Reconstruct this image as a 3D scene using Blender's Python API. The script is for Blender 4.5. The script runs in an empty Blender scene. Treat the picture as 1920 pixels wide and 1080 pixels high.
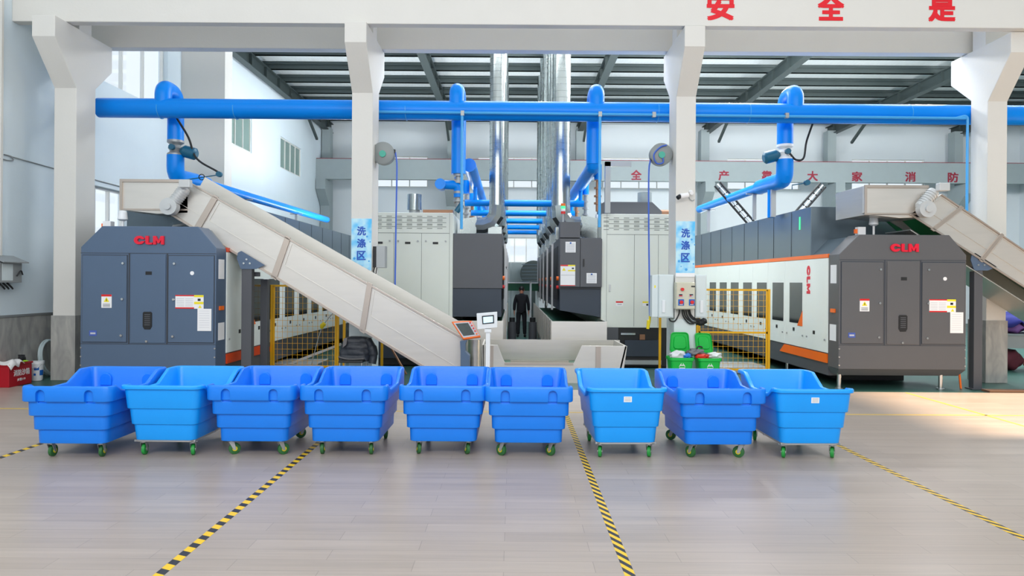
import bpy, bmesh, math, random
from mathutils import Vector, Matrix
R = math.radians
random.seed(7)
SC = bpy.context.scene
COL = SC.collection

# ------------------------------------------------------------------ camera, sky, sun, exposure
EYE = 1.92; FPX = 1290.0; PX0, PY0 = 962.0, 528.0; ROLL = R(0.4)
cam_d = bpy.data.cameras.new('camera'); cam = bpy.data.objects.new('camera', cam_d); COL.objects.link(cam)
cam.location = (0, 0, EYE); cam.rotation_euler = (R(90), -ROLL, 0)
cam_d.sensor_width = 36; cam_d.lens = FPX / 1920 * 36
cam_d.shift_x = -(PX0 - 960) / 1920; cam_d.shift_y = (PY0 - 540) / 1920
cam_d.clip_end = 200; cam_d.clip_start = 0.05
SC.camera = cam

world = bpy.data.worlds.new('sky'); SC.world = world; world.use_nodes = True
bg = world.node_tree.nodes['Background']
bg.inputs[0].default_value = (0.90, 0.96, 1.0, 1); bg.inputs[1].default_value = 1.05

sun_d = bpy.data.lights.new('sun', 'SUN'); sun = bpy.data.objects.new('sun', sun_d); COL.objects.link(sun)
SUN_EL = 24.5
sun.rotation_euler = (0, R(90 - SUN_EL), 0); sun.location = (30, 10, 15)
sun_d.energy = 18.0; sun_d.color = (1.0, 0.76, 0.52); sun_d.angle = R(3.0)

FRONT_FILL_W, ROOF_FILL_W, BAY_FILL_W = 275, 430, 800
# added unseen fill lights: front hall, roof strip, rear beam, machine tops, rear bay
def area(name, loc, rx, sx, sy, watts, col):
    d = bpy.data.lights.new(name, 'AREA'); d.shape = 'RECTANGLE'; d.size = sx; d.size_y = sy; d.energy = watts; d.color = col
    o = bpy.data.objects.new(name, d); COL.objects.link(o); o.location = loc; o.rotation_euler = (R(rx), 0, 0); return o
for k in range(4): area('front_fill', (-9.5 + 5.5 * k, -4.0, 8.0), 66, 4.5, 2.2, FRONT_FILL_W, (1.0, 0.97, 0.93))  # added fill from behind the camera for the front faces
for k in range(4): area('roof_fill', (0.6 + 5.4 * k, 17.4, 9.8), 25, 4.6, 4.6, ROOF_FILL_W, (0.95, 0.98, 1.0))  # added fill under the roof opening, brightens the machine hall
for k in range(4): area('beam_fill_up', (-1.0 + 6.0 * k, 14.75, 8.2), 100, 4.5, 0.6, 60, (0.97, 0.99, 1.0))  # added upward fill behind the rear beam for the roof foil
for x in (-5.7, -2.3, 2.9, 7.4, 12.5): area('machine_fill_up', (x, 24.5, 3.62), 180, 1.4, 4.0, 240, (0.96, 0.99, 1.0))  # added upward fill hidden behind machine tops, brightens the foil
for k in range(4):
    d = bpy.data.lights.new('bay_fill', 'POINT'); d.energy = BAY_FILL_W; d.shadow_soft_size = 0.5; d.color = (0.97, 0.99, 1.0)  # added point fill hidden behind the rear beam
    o = bpy.data.objects.new('bay_fill', d); COL.objects.link(o); o.location = (1.2 + 5.4 * k, 19.6, 8.6)

SC.view_settings.view_transform = 'Standard'; SC.view_settings.look = 'None'
SC.view_settings.gamma = 1; SC.view_settings.use_curve_mapping = False
SC.view_settings.exposure = 0.25
SC.cycles.max_bounces = 8; SC.cycles.use_denoising = True

def W(px, py, Y):
    """point of the photograph (1920x1080 frame) at distance Y -> world"""
    a, b = px - PX0, py - PY0
    c, s = math.cos(ROLL), math.sin(ROLL)
    x, y = a * c + b * s, -a * s + b * c
    return Vector((x / FPX * Y, Y, EYE - y / FPX * Y))
def WX(px, Y, py=528): return W(px, py, Y).x
def WZ(py, Y, px=962): return W(px, py, Y).z

# ------------------------------------------------------------------ materials
def lin(c):
    c = c / 255
    return c / 12.92 if c <= 0.04045 else ((c + 0.055) / 1.055) ** 2.4
def rgb(r, g, b): return (lin(r), lin(g), lin(b), 1)
def mat(name, col, rough=0.5, metal=0.0, var=0.06, vscale=3.0, bump=0.0, bscale=40.0, stretch=(1, 1, 1), spec=0.5, coat=0.0, rvar=0.0):
    m = bpy.data.materials.new(name); m.use_nodes = True
    nt = m.node_tree; N = nt.nodes; L = nt.links
    p = N['Principled BSDF']
    p.inputs['Roughness'].default_value = rough; p.inputs['Metallic'].default_value = metal
    p.inputs['Specular IOR Level'].default_value = spec; p.inputs['Coat Weight'].default_value = coat
    p.inputs['Coat Roughness'].default_value = 0.08
    tc = N.new('ShaderNodeTexCoord'); mp = N.new('ShaderNodeMapping'); mp.inputs['Scale'].default_value = stretch
    L.new(tc.outputs['Object'], mp.inputs['Vector'])
    no = N.new('ShaderNodeTexNoise'); no.inputs['Scale'].default_value = vscale; no.inputs['Detail'].default_value = 4
    L.new(mp.outputs['Vector'], no.inputs['Vector'])
    mx = N.new('ShaderNodeMix'); mx.data_type = 'RGBA'
    mx.inputs['A'].default_value = tuple(max(0, c * (1 - var)) for c in col[:3]) + (1,)
    mx.inputs['B'].default_value = tuple(min(1, c * (1 + var)) for c in col[:3]) + (1,)
    L.new(no.outputs['Fac'], mx.inputs['Factor']); L.new(mx.outputs['Result'], p.inputs['Base Color'])
    if rvar:
        mr = N.new('ShaderNodeMapRange'); mr.inputs['To Min'].default_value = max(0, rough - rvar); mr.inputs['To Max'].default_value = rough + rvar
        L.new(no.outputs['Fac'], mr.inputs['Value']); L.new(mr.outputs['Result'], p.inputs['Roughness'])
    if bump:
        n2 = N.new('ShaderNodeTexNoise'); n2.inputs['Scale'].default_value = bscale; n2.inputs['Detail'].default_value = 3
        L.new(mp.outputs['Vector'], n2.inputs['Vector'])
        bp = N.new('ShaderNodeBump'); bp.inputs['Strength'].default_value = bump; bp.inputs['Distance'].default_value = 0.02
        L.new(n2.outputs['Fac'], bp.inputs['Height']); L.new(bp.outputs['Normal'], p.inputs['Normal'])
    return m
def emis(name, col, s):
    m = bpy.data.materials.new(name); m.use_nodes = True
    p = m.node_tree.nodes['Principled BSDF']; p.inputs['Base Color'].default_value = col
    p.inputs['Emission Color'].default_value = col; p.inputs['Emission Strength'].default_value = s
    return m
def glass(name, col, mixf=0.12):
    m = bpy.data.materials.new(name); m.use_nodes = True
    N = m.node_tree.nodes; L = m.node_tree.links
    N.remove(N['Principled BSDF'])
    t = N.new('ShaderNodeBsdfTransparent'); t.inputs[0].default_value = col
    g = N.new('ShaderNodeBsdfGlossy'); g.inputs['Roughness'].default_value = 0.05
    mx = N.new('ShaderNodeMixShader'); mx.inputs[0].default_value = mixf
    L.new(t.outputs[0], mx.inputs[1]); L.new(g.outputs[0], mx.inputs[2]); L.new(mx.outputs[0], N['Material Output'].inputs[0])
    return m

M = {}
M['white_paint'] = mat('white_paint', rgb(216, 214, 209), 0.7, var=0.03, vscale=1.5, bump=0.08, bscale=25)
M['wall_paint_bluelit'] = mat('wall_paint_bluelit', rgb(216, 228, 235), 0.75, var=0.05, vscale=0.8, bump=0.08, bscale=20)  # white wall paint with faint blue daylight put into it
M['far_paint'] = mat('far_paint', rgb(214, 221, 225), 0.75, var=0.04, vscale=0.6)
M['beam_grey'] = mat('beam_grey', rgb(150, 161, 163), 0.7, var=0.05)
M['steel_dark'] = mat('steel_dark', rgb(60, 71, 71), 0.5, 0.2, var=0.08)
M['cart_blue'] = mat('cart_blue', rgb(16, 127, 238), 0.36, var=0.05, vscale=4, bump=0.06, bscale=18)
M['cart_cyan'] = mat('cart_cyan', rgb(14, 158, 255), 0.36, var=0.04, vscale=4, bump=0.05, bscale=18)
M['pipe_blue'] = mat('pipe_blue', rgb(0, 136, 240), 0.32, var=0.05, vscale=2, spec=0.25)
M['pipe_light'] = mat('pipe_light', rgb(70, 165, 230), 0.3, var=0.04)
M['teal'] = mat('teal', rgb(20, 95, 125), 0.4, var=0.1)
M['stainless'] = mat('stainless', rgb(205, 200, 192), 0.36, 0.85, var=0.06, vscale=2.0, stretch=(1, 1, 8), rvar=0.06)
M['stainless_pale'] = mat('stainless_pale', rgb(214, 210, 204), 0.42, 0.7, var=0.05, vscale=2.0, stretch=(1, 1, 8), rvar=0.05)
M['brushed_edge'] = mat('brushed_edge', rgb(190, 178, 168), 0.4, 0.8, var=0.05)
M['galv'] = mat('galvanised', rgb(164, 172, 172), 0.26, 0.92, var=0.10, vscale=3, bump=0.03, bscale=14, rvar=0.08)
M['foil'] = mat('foil_insulation', rgb(236, 242, 244), 0.35, 0.35, var=0.12, vscale=6, bump=0.3, bscale=2.5, stretch=(3, 0.5, 1))
M['panel_slate_and_bluelit'] = mat('panel_slate_and_bluelit', rgb(86, 106, 132), 0.42, 0.15, var=0.03)  # bluish window light put into the left washer's grey; own slate elsewhere
M['panel_grey'] = mat('panel_grey', rgb(97, 97, 100), 0.42, 0.15, var=0.03)
M['housing'] = mat('housing_steel', rgb(98, 112, 122), 0.28, 0.55, var=0.06, vscale=1.2, stretch=(1, 1, 0.3))
M['seam'] = mat('seam_dark', rgb(58, 64, 74), 0.6)
M['white_panel'] = mat('white_panel', rgb(238, 244, 240), 0.32, 0.0, var=0.02, coat=0.2)
M['cream_panel'] = mat('cream_panel', rgb(224, 229, 221), 0.4, 0.0, var=0.02)
M['dark_grey'] = mat('dark_grey', rgb(84, 86, 92), 0.45, 0.1, var=0.03)
M['navy_grey'] = mat('navy_grey', rgb(52, 62, 76), 0.45, 0.1, var=0.05)
M['near_black'] = mat('near_black', rgb(26, 28, 32), 0.5)
M['black_rubber'] = mat('black_rubber', rgb(24, 25, 27), 0.6)
M['orange'] = mat('orange', rgb(250, 112, 18), 0.35, var=0.04)
M['orange_dark'] = mat('orange_dark', rgb(222, 70, 24), 0.4, var=0.05)
M['yellow'] = mat('yellow', rgb(236, 176, 10), 0.4, var=0.05)
M['red_logo'] = mat('red_logo', rgb(226, 14, 52), 0.4, var=0.02)
M['red_sign'] = mat('red_sign', rgb(222, 10, 32), 0.6, var=0.03)
M['red_dull'] = mat('red_dull', rgb(140, 22, 48), 0.6, var=0.05)
M['red_box'] = mat('red_box', rgb(176, 12, 34), 0.45, var=0.05)
M['red_button'] = mat('red_button', rgb(220, 30, 30), 0.35)
M['hose_pale'] = mat('hose_pale', rgb(176, 192, 196), 0.35, var=0.1)
M['label_white'] = mat('label_white', rgb(240, 240, 242), 0.5, var=0.02)
M['label_yellow'] = mat('label_yellow', rgb(244, 226, 40), 0.5, var=0.02)
M['label_grey'] = mat('label_grey', rgb(190, 192, 200), 0.5)
M['plate_blue'] = mat('plate_blue', rgb(72, 96, 176), 0.4)
M['button_blue'] = mat('button_blue', rgb(24, 100, 190), 0.4)
M['chrome'] = mat('chrome', rgb(210, 210, 210), 0.22, 0.95)
M['cast_grey'] = mat('cast_grey', rgb(160, 164, 166), 0.45, 0.4)
M['motor_grey'] = mat('motor_grey', rgb(196, 199, 200), 0.45, 0.2)
M['slot_grey'] = mat('slot_grey', rgb(112, 120, 116), 0.5)
M['green_bright'] = mat('green_bright', rgb(4, 112, 62), 0.5, var=0.06)
M['dark_glass'] = mat('dark_glass', rgb(34, 38, 42), 0.1, 0.0, var=0.1, coat=0.5)
M['green_tyre'] = mat('green_tyre', rgb(30, 150, 62), 0.5, var=0.1)
M['tyre_dark'] = mat('tyre_dark_green', rgb(44, 104, 52), 0.55, var=0.15)
M['hub_yellow'] = mat('hub_yellow', rgb(226, 204, 24), 0.4)
M['zinc'] = mat('zinc', rgb(188, 190, 192), 0.35, 0.75)
M['green_bin'] = mat('green_bin', rgb(6, 186, 66), 0.4, var=0.05)
M['green_belt'] = mat('green_belt', rgb(10, 84, 58), 0.5, var=0.08)
M['floor_green'] = mat('floor_green', rgb(52, 92, 84), 0.4, var=0.25, vscale=1.5, rvar=0.1)
M['skin'] = mat('skin', rgb(190, 130, 104), 0.55)
M['suit'] = mat('suit', rgb(13, 16, 26), 0.8, var=0.1)
M['hair'] = mat('hair', rgb(16, 15, 16), 0.6)
M['jacket'] = mat('jacket_black', rgb(44, 50, 60), 0.5, var=0.15, vscale=9, bump=0.5, bscale=14)
M['lining'] = mat('lining_grey', rgb(112, 110, 112), 0.7)
M['plastic_white'] = mat('plastic_white', rgb(232, 236, 240), 0.4, var=0.03)
M['bag_grey'] = mat('bag_grey', rgb(110, 110, 114), 0.4, var=0.1)
M['bag_white'] = mat('bag_white', rgb(222, 224, 226), 0.35, var=0.08, vscale=8)
M['bag_red'] = mat('bag_red', rgb(220, 44, 20), 0.4)
M['bag_blue'] = mat('bag_blue', rgb(40, 120, 215), 0.5)
M['cloth_navy'] = mat('cloth_navy', rgb(16, 28, 120), 0.8, var=0.15)
M['cloth_purple'] = mat('cloth_purple', rgb(140, 96, 170), 0.7, var=0.2, vscale=8)
M['cloth_white'] = mat('cloth_white', rgb(226, 224, 224), 0.85, var=0.05)
M['cloth_maroon'] = mat('cloth_maroon', rgb(96, 34, 48), 0.8, var=0.2)
M['box_pale'] = mat('box_pale', rgb(214, 224, 226), 0.4, var=0.02)
M['box_beige'] = mat('box_beige', rgb(206, 204, 184), 0.45, var=0.03)
M['hose_blue'] = mat('hose_blue', rgb(60, 100, 200), 0.4)
M['reel_grey'] = mat('reel_grey', rgb(136, 142, 142), 0.45)
M['reel_teal'] = mat('reel_teal', rgb(40, 160, 140), 0.4)
M['lead'] = mat('sign_blue_text', rgb(24, 84, 186), 0.5)
M['screen'] = emis('screen_lit', rgb(190, 222, 240), 0.6)
M['screen_dark'] = mat('screen_dark', rgb(60, 70, 70), 0.15, var=0.6, vscale=6)
M['lamp_green'] = emis('lamp_green', rgb(60, 240, 130), 1.2)
M['glass_clear'] = glass('glass_clear', (0.96, 0.98, 1, 1))
M['glass_green'] = mat('glass_green', rgb(118, 142, 136), 0.12, 0.0, var=0.15, vscale=0.8)
M['alu'] = mat('window_aluminium', rgb(224, 224, 220), 0.4, 0.2)
M['brown_pipe'] = mat('brown_pipe', rgb(150, 110, 84), 0.4, 0.4)

def sign_mat():
    m = mat('sign_wash_blue', rgb(128, 208, 244), 0.45, var=0.0)
    N = m.node_tree.nodes; L = m.node_tree.links; p = N['Principled BSDF']
    tc = N.new('ShaderNodeTexCoord'); no = N.new('ShaderNodeTexNoise'); no.inputs['Scale'].default_value = 4.5; no.inputs['Detail'].default_value = 2
    L.new(tc.outputs['Object'], no.inputs['Vector'])
    cr = N.new('ShaderNodeValToRGB'); e = cr.color_ramp.elements
    e[0].position = 0.35; e[0].color = rgb(84, 192, 246); e[1].position = 0.62; e[1].color = rgb(196, 234, 248)
    L.new(no.outputs['Fac'], cr.inputs['Fac']); L.new(cr.outputs['Color'], p.inputs['Base Color'])
    return m
M['sign'] = sign_mat()

def marble_mat():
    m = mat('marble_grey', rgb(160, 160, 156), 0.16, var=0.0)
    N = m.node_tree.nodes; L = m.node_tree.links; p = N['Principled BSDF']
    tc = N.new('ShaderNodeTexCoord'); mp = N.new('ShaderNodeMapping')
    mp.inputs['Rotation'].default_value = (R(35), R(-35), 0); mp.inputs['Scale'].default_value = (1, 1, 0.35)
    L.new(tc.outputs['Object'], mp.inputs['Vector'])
    no = N.new('ShaderNodeTexNoise'); no.inputs['Scale'].default_value = 7; no.inputs['Detail'].default_value = 6; no.inputs['Distortion'].default_value = 0.6
    L.new(mp.outputs['Vector'], no.inputs['Vector'])
    cr = N.new('ShaderNodeValToRGB'); e = cr.color_ramp.elements
    e[0].position = 0.25; e[0].color = rgb(142, 144, 143); e[1].position = 0.78; e[1].color = rgb(186, 184, 179)
    L.new(no.outputs['Fac'], cr.inputs['Fac']); L.new(cr.outputs['Color'], p.inputs['Base Color'])
    return m
M['marble'] = marble_mat()

def floor_mat():
    m = mat('floor_vinyl_planks', rgb(170, 160, 152), 0.24, var=0.0)
    N = m.node_tree.nodes; L = m.node_tree.links; p = N['Principled BSDF']
    tc = N.new('ShaderNodeTexCoord'); mp = N.new('ShaderNodeMapping'); mp.inputs['Scale'].default_value = (0.35, 9, 1)
    L.new(tc.outputs['Object'], mp.inputs['Vector'])
    no = N.new('ShaderNodeTexNoise'); no.inputs['Scale'].default_value = 2.2; no.inputs['Detail'].default_value = 6; no.inputs['Roughness'].default_value = 0.65
    L.new(mp.outputs['Vector'], no.inputs['Vector'])
    br = N.new('ShaderNodeTexBrick'); br.inputs['Scale'].default_value = 1.0; br.inputs['Brick Width'].default_value = 1.22; br.inputs['Row Height'].default_value = 0.18
    br.inputs['Mortar Size'].default_value = 0.0025; br.inputs['Bias'].default_value = 0.0
    br.inputs['Color1'].default_value = rgb(172, 159, 149); br.inputs['Color2'].default_value = rgb(180, 167, 157); br.inputs['Mortar'].default_value = rgb(152, 140, 131)
    L.new(tc.outputs['Object'], br.inputs['Vector'])
    cr = N.new('ShaderNodeValToRGB'); e = cr.color_ramp.elements
    e[0].position = 0.25; e[0].color = (0.84, 0.84, 0.84, 1); e[1].position = 0.8; e[1].color = (1.12, 1.11, 1.10, 1)
    L.new(no.outputs['Fac'], cr.inputs['Fac'])
    mx = N.new('ShaderNodeMix'); mx.data_type = 'RGBA'; mx.blend_type = 'MULTIPLY'; mx.inputs['Factor'].default_value = 1
    L.new(br.outputs['Color'], mx.inputs['A']); L.new(cr.outputs['Color'], mx.inputs['B']); L.new(mx.outputs['Result'], p.inputs['Base Color'])
    mr = N.new('ShaderNodeMapRange'); mr.inputs['To Min'].default_value = 0.24; mr.inputs['To Max'].default_value = 0.38
    L.new(no.outputs['Fac'], mr.inputs['Value']); L.new(mr.outputs['Result'], p.inputs['Roughness'])
    return m
M['floor'] = floor_mat()

def tape_mat(name, pitch, slant, yfrac=0.52):
    m = mat(name, rgb(236, 190, 30), 0.45, var=0.0)
    N = m.node_tree.nodes; L = m.node_tree.links; p = N['Principled BSDF']
    tc = N.new('ShaderNodeTexCoord'); sx = N.new('ShaderNodeSeparateXYZ'); L.new(tc.outputs['Object'], sx.inputs[0])
    a = N.new('ShaderNodeMath'); a.operation = 'MULTIPLY_ADD'; a.inputs[1].default_value = slant
    L.new(sx.outputs['X'], a.inputs[0]); L.new(sx.outputs['Y'], a.inputs[2])
    d = N.new('ShaderNodeMath'); d.operation = 'DIVIDE'; d.inputs[1].default_value = pitch; L.new(a.outputs[0], d.inputs[0])
    f = N.new('ShaderNodeMath'); f.operation = 'FRACT'; L.new(d.outputs[0], f.inputs[0])
    g = N.new('ShaderNodeMath'); g.operation = 'GREATER_THAN'; g.inputs[1].default_value = yfrac; L.new(f.outputs[0], g.inputs[0])
    mx = N.new('ShaderNodeMix'); mx.data_type = 'RGBA'; mx.inputs['A'].default_value = rgb(240, 196, 36); mx.inputs['B'].default_value = rgb(48, 48, 54)
    L.new(g.outputs[0], mx.inputs['Factor']); L.new(mx.outputs['Result'], p.inputs['Base Color'])
    return m
M['tape'] = tape_mat('hazard_tape_stripes', 0.15, 0.45)
M['tape_diag'] = tape_mat('hazard_tape_diagonal', 0.14, 1.7, 0.5)
M['tape_yellow'] = mat('tape_yellow', rgb(214, 180, 70), 0.5)

# ------------------------------------------------------------------ mesh helpers
ORG = {}
class MB:
    def __init__(s): s.bm = bmesh.new(); s.mi = 0
    def face(s, vs):
        try:
            f = s.bm.faces.new(vs); f.material_index = s.mi; return f
        except ValueError: return None
    def box(s, x0, x1, y0, y1, z0, z1):
        v = [s.bm.verts.new((x, y, z)) for z in (z0, z1) for y in (y0, y1) for x in (x0, x1)]
        for q in ((0, 2, 3, 1), (4, 5, 7, 6), (0, 1, 5, 4), (2, 6, 7, 3), (0, 4, 6, 2), (1, 3, 7, 5)): s.face([v[i] for i in q])
        return s
    def prism(s, pts, axis, a, b):
        def P(p, t):
            return {'y': (p[0], t, p[1]), 'x': (t, p[0], p[1]), 'z': (p[0], p[1], t)}[axis]
        A = [s.bm.verts.new(P(p, a)) for p in pts]; B = [s.bm.verts.new(P(p, b)) for p in pts]
        n = len(pts); s.face(A); s.face(B[::-1])
        for i in range(n): s.face([A[i], B[i], B[(i + 1) % n], A[(i + 1) % n]])
        return s
    def loft(s, loops, cap0=True, cap1=True):
        V = [[s.bm.verts.new(p) for p in lp] for lp in loops]
        n = len(V[0])
        for a, b in zip(V, V[1:]):
            for i in range(n): s.face([a[i], a[(i + 1) % n], b[(i + 1) % n], b[i]])
        if cap0: s.face(V[0][::-1])
        if cap1: s.face(V[-1])
        return s
    def tube(s, path, r, seg=14, caps=True):
        P = [Vector(p) for p in path]; n = len(P)
        rs = r if isinstance(r, (list, tuple)) else [r] * n
        T = []
        for i in range(n):
            t = (P[min(i + 1, n - 1)] - P[max(i - 1, 0)])
            T.append(t.normalized() if t.length > 1e-9 else Vector((0, 0, 1)))
        up = Vector((0, 0, 1)) if abs(T[0].z) < 0.9 else Vector((1, 0, 0))
        u = T[0].cross(up).normalized(); loops = []
        for i in range(n):
            u = (u - T[i] * u.dot(T[i])).normalized(); v = T[i].cross(u)
            loops.append([P[i] + (u * math.cos(2 * math.pi * k / seg) + v * math.sin(2 * math.pi * k / seg)) * rs[i] for k in range(seg)])
        return s.loft(loops, caps, caps)
    def cyl(s, p0, p1, r, r2=None, seg=20): return s.tube([p0, p1], [r, r if r2 is None else r2], seg)
    def bar(s, p0, p1, w, h, up=(0, 0, 1)):
        p0, p1 = Vector(p0), Vector(p1); t = (p1 - p0).normalized(); up = Vector(up)
        if abs(t.dot(up)) > 0.98: up = Vector((0, 1, 0))
        a = t.cross(up).normalized() * w / 2; b = a.cross(t).normalized() * h / 2
        return s.loft([[p + a + b, p - a + b, p - a - b, p + a - b] for p in (p0, p1)])
    def slab(s, quad, off):
        off = Vector(off); q = [Vector(p) for p in quad]
        return s.loft([q, [p + off for p in q]])
    def blob(s, c, rx, ry, rz, seed=0, amp=0.12, sub=3, flat=None):
        rnd = random.Random(seed); ph = [rnd.uniform(0, 6.28) for _ in range(6)]; fr = [rnd.uniform(2, 5) for _ in range(6)]
        r = bmesh.ops.create_icosphere(s.bm, subdivisions=sub, radius=1)
        for v in r['verts']:
            d = v.co.copy()
            k = 1 + amp * (math.sin(fr[0] * d.x + ph[0]) * math.sin(fr[1] * d.y + ph[1]) + math.sin(fr[2] * d.z * 1.7 + ph[2]) * math.sin(fr[3] * d.x * 1.6 + ph[3]) + 0.5 * math.sin(9 * d.x + ph[4]) * math.sin(8 * d.z + 7 * d.y + ph[5]))
            v.co = Vector((c[0] + d.x * rx * k, c[1] + d.y * ry * k, c[2] + max(d.z * rz * k, -1e9 if flat is None else flat - c[2])))
        for v in r['verts']:
            for f in v.link_faces: f.material_index = s.mi
        return s
    def add_mesh(s, me, mtx):
        n0 = len(s.bm.verts); f0 = len(s.bm.faces)
        s.bm.from_mesh(me); s.bm.verts.ensure_lookup_table(); s.bm.faces.ensure_lookup_table()
        for i in range(n0, len(s.bm.verts)): s.bm.verts[i].co = mtx @ s.bm.verts[i].co
        for i in range(f0, len(s.bm.faces)): s.bm.faces[i].material_index = s.mi
        return s
    def to_mesh(s, name, mats, smooth=35, normals=True, origin=None):
        if normals: bmesh.ops.recalc_face_normals(s.bm, faces=s.bm.faces)
        if origin is not None: bmesh.ops.translate(s.bm, verts=s.bm.verts, vec=-Vector(origin))
        me = bpy.data.meshes.new(name); s.bm.to_mesh(me); s.bm.free()
        for m in (mats if isinstance(mats, (list, tuple)) else [mats]): me.materials.append(m)
        if smooth:
            me.polygons.foreach_set('use_smooth', [True] * len(me.polygons)); me.set_sharp_from_angle(angle=R(smooth))
        return me
    def build(s, name, mats, parent=None, smooth=35, bevel=0.0, normals=True, kind=None, label=None):
        """parent given: world-coordinate geometry becomes a part of it; else a top-level mesh with its origin at its base"""
        if parent is not None: org = ORG[parent.name]
        else:
            c = [v.co for v in s.bm.verts]
            org = Vector(((min(v.x for v in c) + max(v.x for v in c)) / 2, (min(v.y for v in c) + max(v.y for v in c)) / 2, min(v.z for v in c)))
        me = s.to_mesh(name, mats, smooth, normals, org)
        o = bpy.data.objects.new(name, me); COL.objects.link(o)
        if parent is not None: o.parent = parent
        else: o.location = org
        ORG[o.name] = org
        if bevel:
            b = o.modifiers.new('bevel', 'BEVEL'); b.width = bevel; b.segments = 2; b.limit_method = 'ANGLE'; b.angle_limit = R(40)
        if kind: o['kind'] = kind
        if label: o['label'] = label
        return o
def tag(o, label, cat, group=None, kind=None):
    o['label'] = label; o['category'] = cat
    if group: o['group'] = group
    if kind: o['kind'] = kind
    return o
def thing(name, label, cat, loc=(0, 0, 0), group=None, rz=0.0, kind=None):
    o = bpy.data.objects.new(name, None); COL.objects.link(o); o.location = loc; o.rotation_euler = (0, 0, rz)
    o.empty_display_size = 0.1; ORG[o.name] = Vector(loc)
    return tag(o, label, cat, group, kind)
def copy_tree(o, parent=None):
    c = o.copy(); COL.objects.link(c)
    if parent is not None: c.parent = parent
    for ch in list(o.children): copy_tree(ch, c)
    return c
def box(*a): return MB().box(*a)

def smooth_path(pts, n=6):
    P = [Vector(p) for p in pts]; P = [P[0] * 2 - P[1]] + P + [P[-1] * 2 - P[-2]]; out = []
    for i in range(1, len(P) - 2):
        for k in range(n):
            t = k / n; a, b, c, d = P[i - 1], P[i], P[i + 1], P[i + 2]
            out.append(0.5 * ((2 * b) + (c - a) * t + (2 * a - 5 * b + 4 * c - d) * t * t + (3 * b - 3 * c + d - a) * t ** 3))
    out.append(P[-2]); return out
def fillet(pts, r, n=8):
    """polyline with rounded corners (pipe elbows)"""
    P = [Vector(p) for p in pts]; out = [P[0]]
    for i in range(1, len(P) - 1):
        a, b, c = P[i - 1], P[i], P[i + 1]; u, v = (a - b), (c - b); rr = min(r, u.length * 0.49, v.length * 0.49)
        p, q = b + u.normalized() * rr, b + v.normalized() * rr
        for k in range(n + 1):
            t = k / n; out.append(p * (1 - t) ** 2 + b * 2 * t * (1 - t) + q * t * t)
    out.append(P[-1]); return out

# ------------------------------------------------------------------ lettering
_tc = {}
def text_mesh(s, bold=0.02):
    if (s, bold) in _tc: return _tc[(s, bold)]
    cu = bpy.data.curves.new('lettering', 'FONT'); cu.body = s; cu.size = 1; cu.offset = bold; cu.extrude = 0.004; cu.resolution_u = 4
    o = bpy.data.objects.new('lettering', cu); COL.objects.link(o)
    bpy.context.view_layer.update()
    me = bpy.data.meshes.new_from_object(o.evaluated_get(bpy.context.evaluated_depsgraph_get()))
    bpy.data.objects.remove(o); bpy.data.curves.remove(cu)
    xs = [v.co.x for v in me.vertices]; ys = [v.co.y for v in me.vertices]
    _tc[(s, bold)] = (me, min(xs), max(xs), min(ys), max(ys)); return _tc[(s, bold)]
def put_text(mb, s, c, w, h, right=(1, 0, 0), up=(0, 0, 1), bold=0.02, depth=0.006):
    r_, u_ = Vector(right).normalized() * h * bold, Vector(up).normalized() * h * bold
    n_ = Vector(right).cross(Vector(up)).normalized() * 0.0008
    for q, (i, j) in enumerate(((0, 0), (1, 1), (1, -1), (-1, 1), (-1, -1))): _put_text(mb, s, Vector(c) + r_ * i + u_ * j + n_ * q, w - 2 * r_.length, h - 2 * u_.length, right, up, depth)
    return mb
def _put_text(mb, s, c, w, h, right, up, depth):
    """fit string s in a w x h box centred at c on the plane (right, up)"""
    me, x0, x1, y0, y1 = text_mesh(s, 0.0)
    right, up = Vector(right).normalized(), Vector(up).normalized(); nrm = right.cross(up)
    sx, sy, sz = w / (x1 - x0), h / (y1 - y0), depth / 0.008
    m = Matrix((right * sx, up * sy, nrm * sz)).transposed().to_4x4()
    m.translation = Vector(c) - right * sx * (x0 + x1) / 2 - up * sy * (y0 + y1) / 2
    return mb.add_mesh(me, m)
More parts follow.
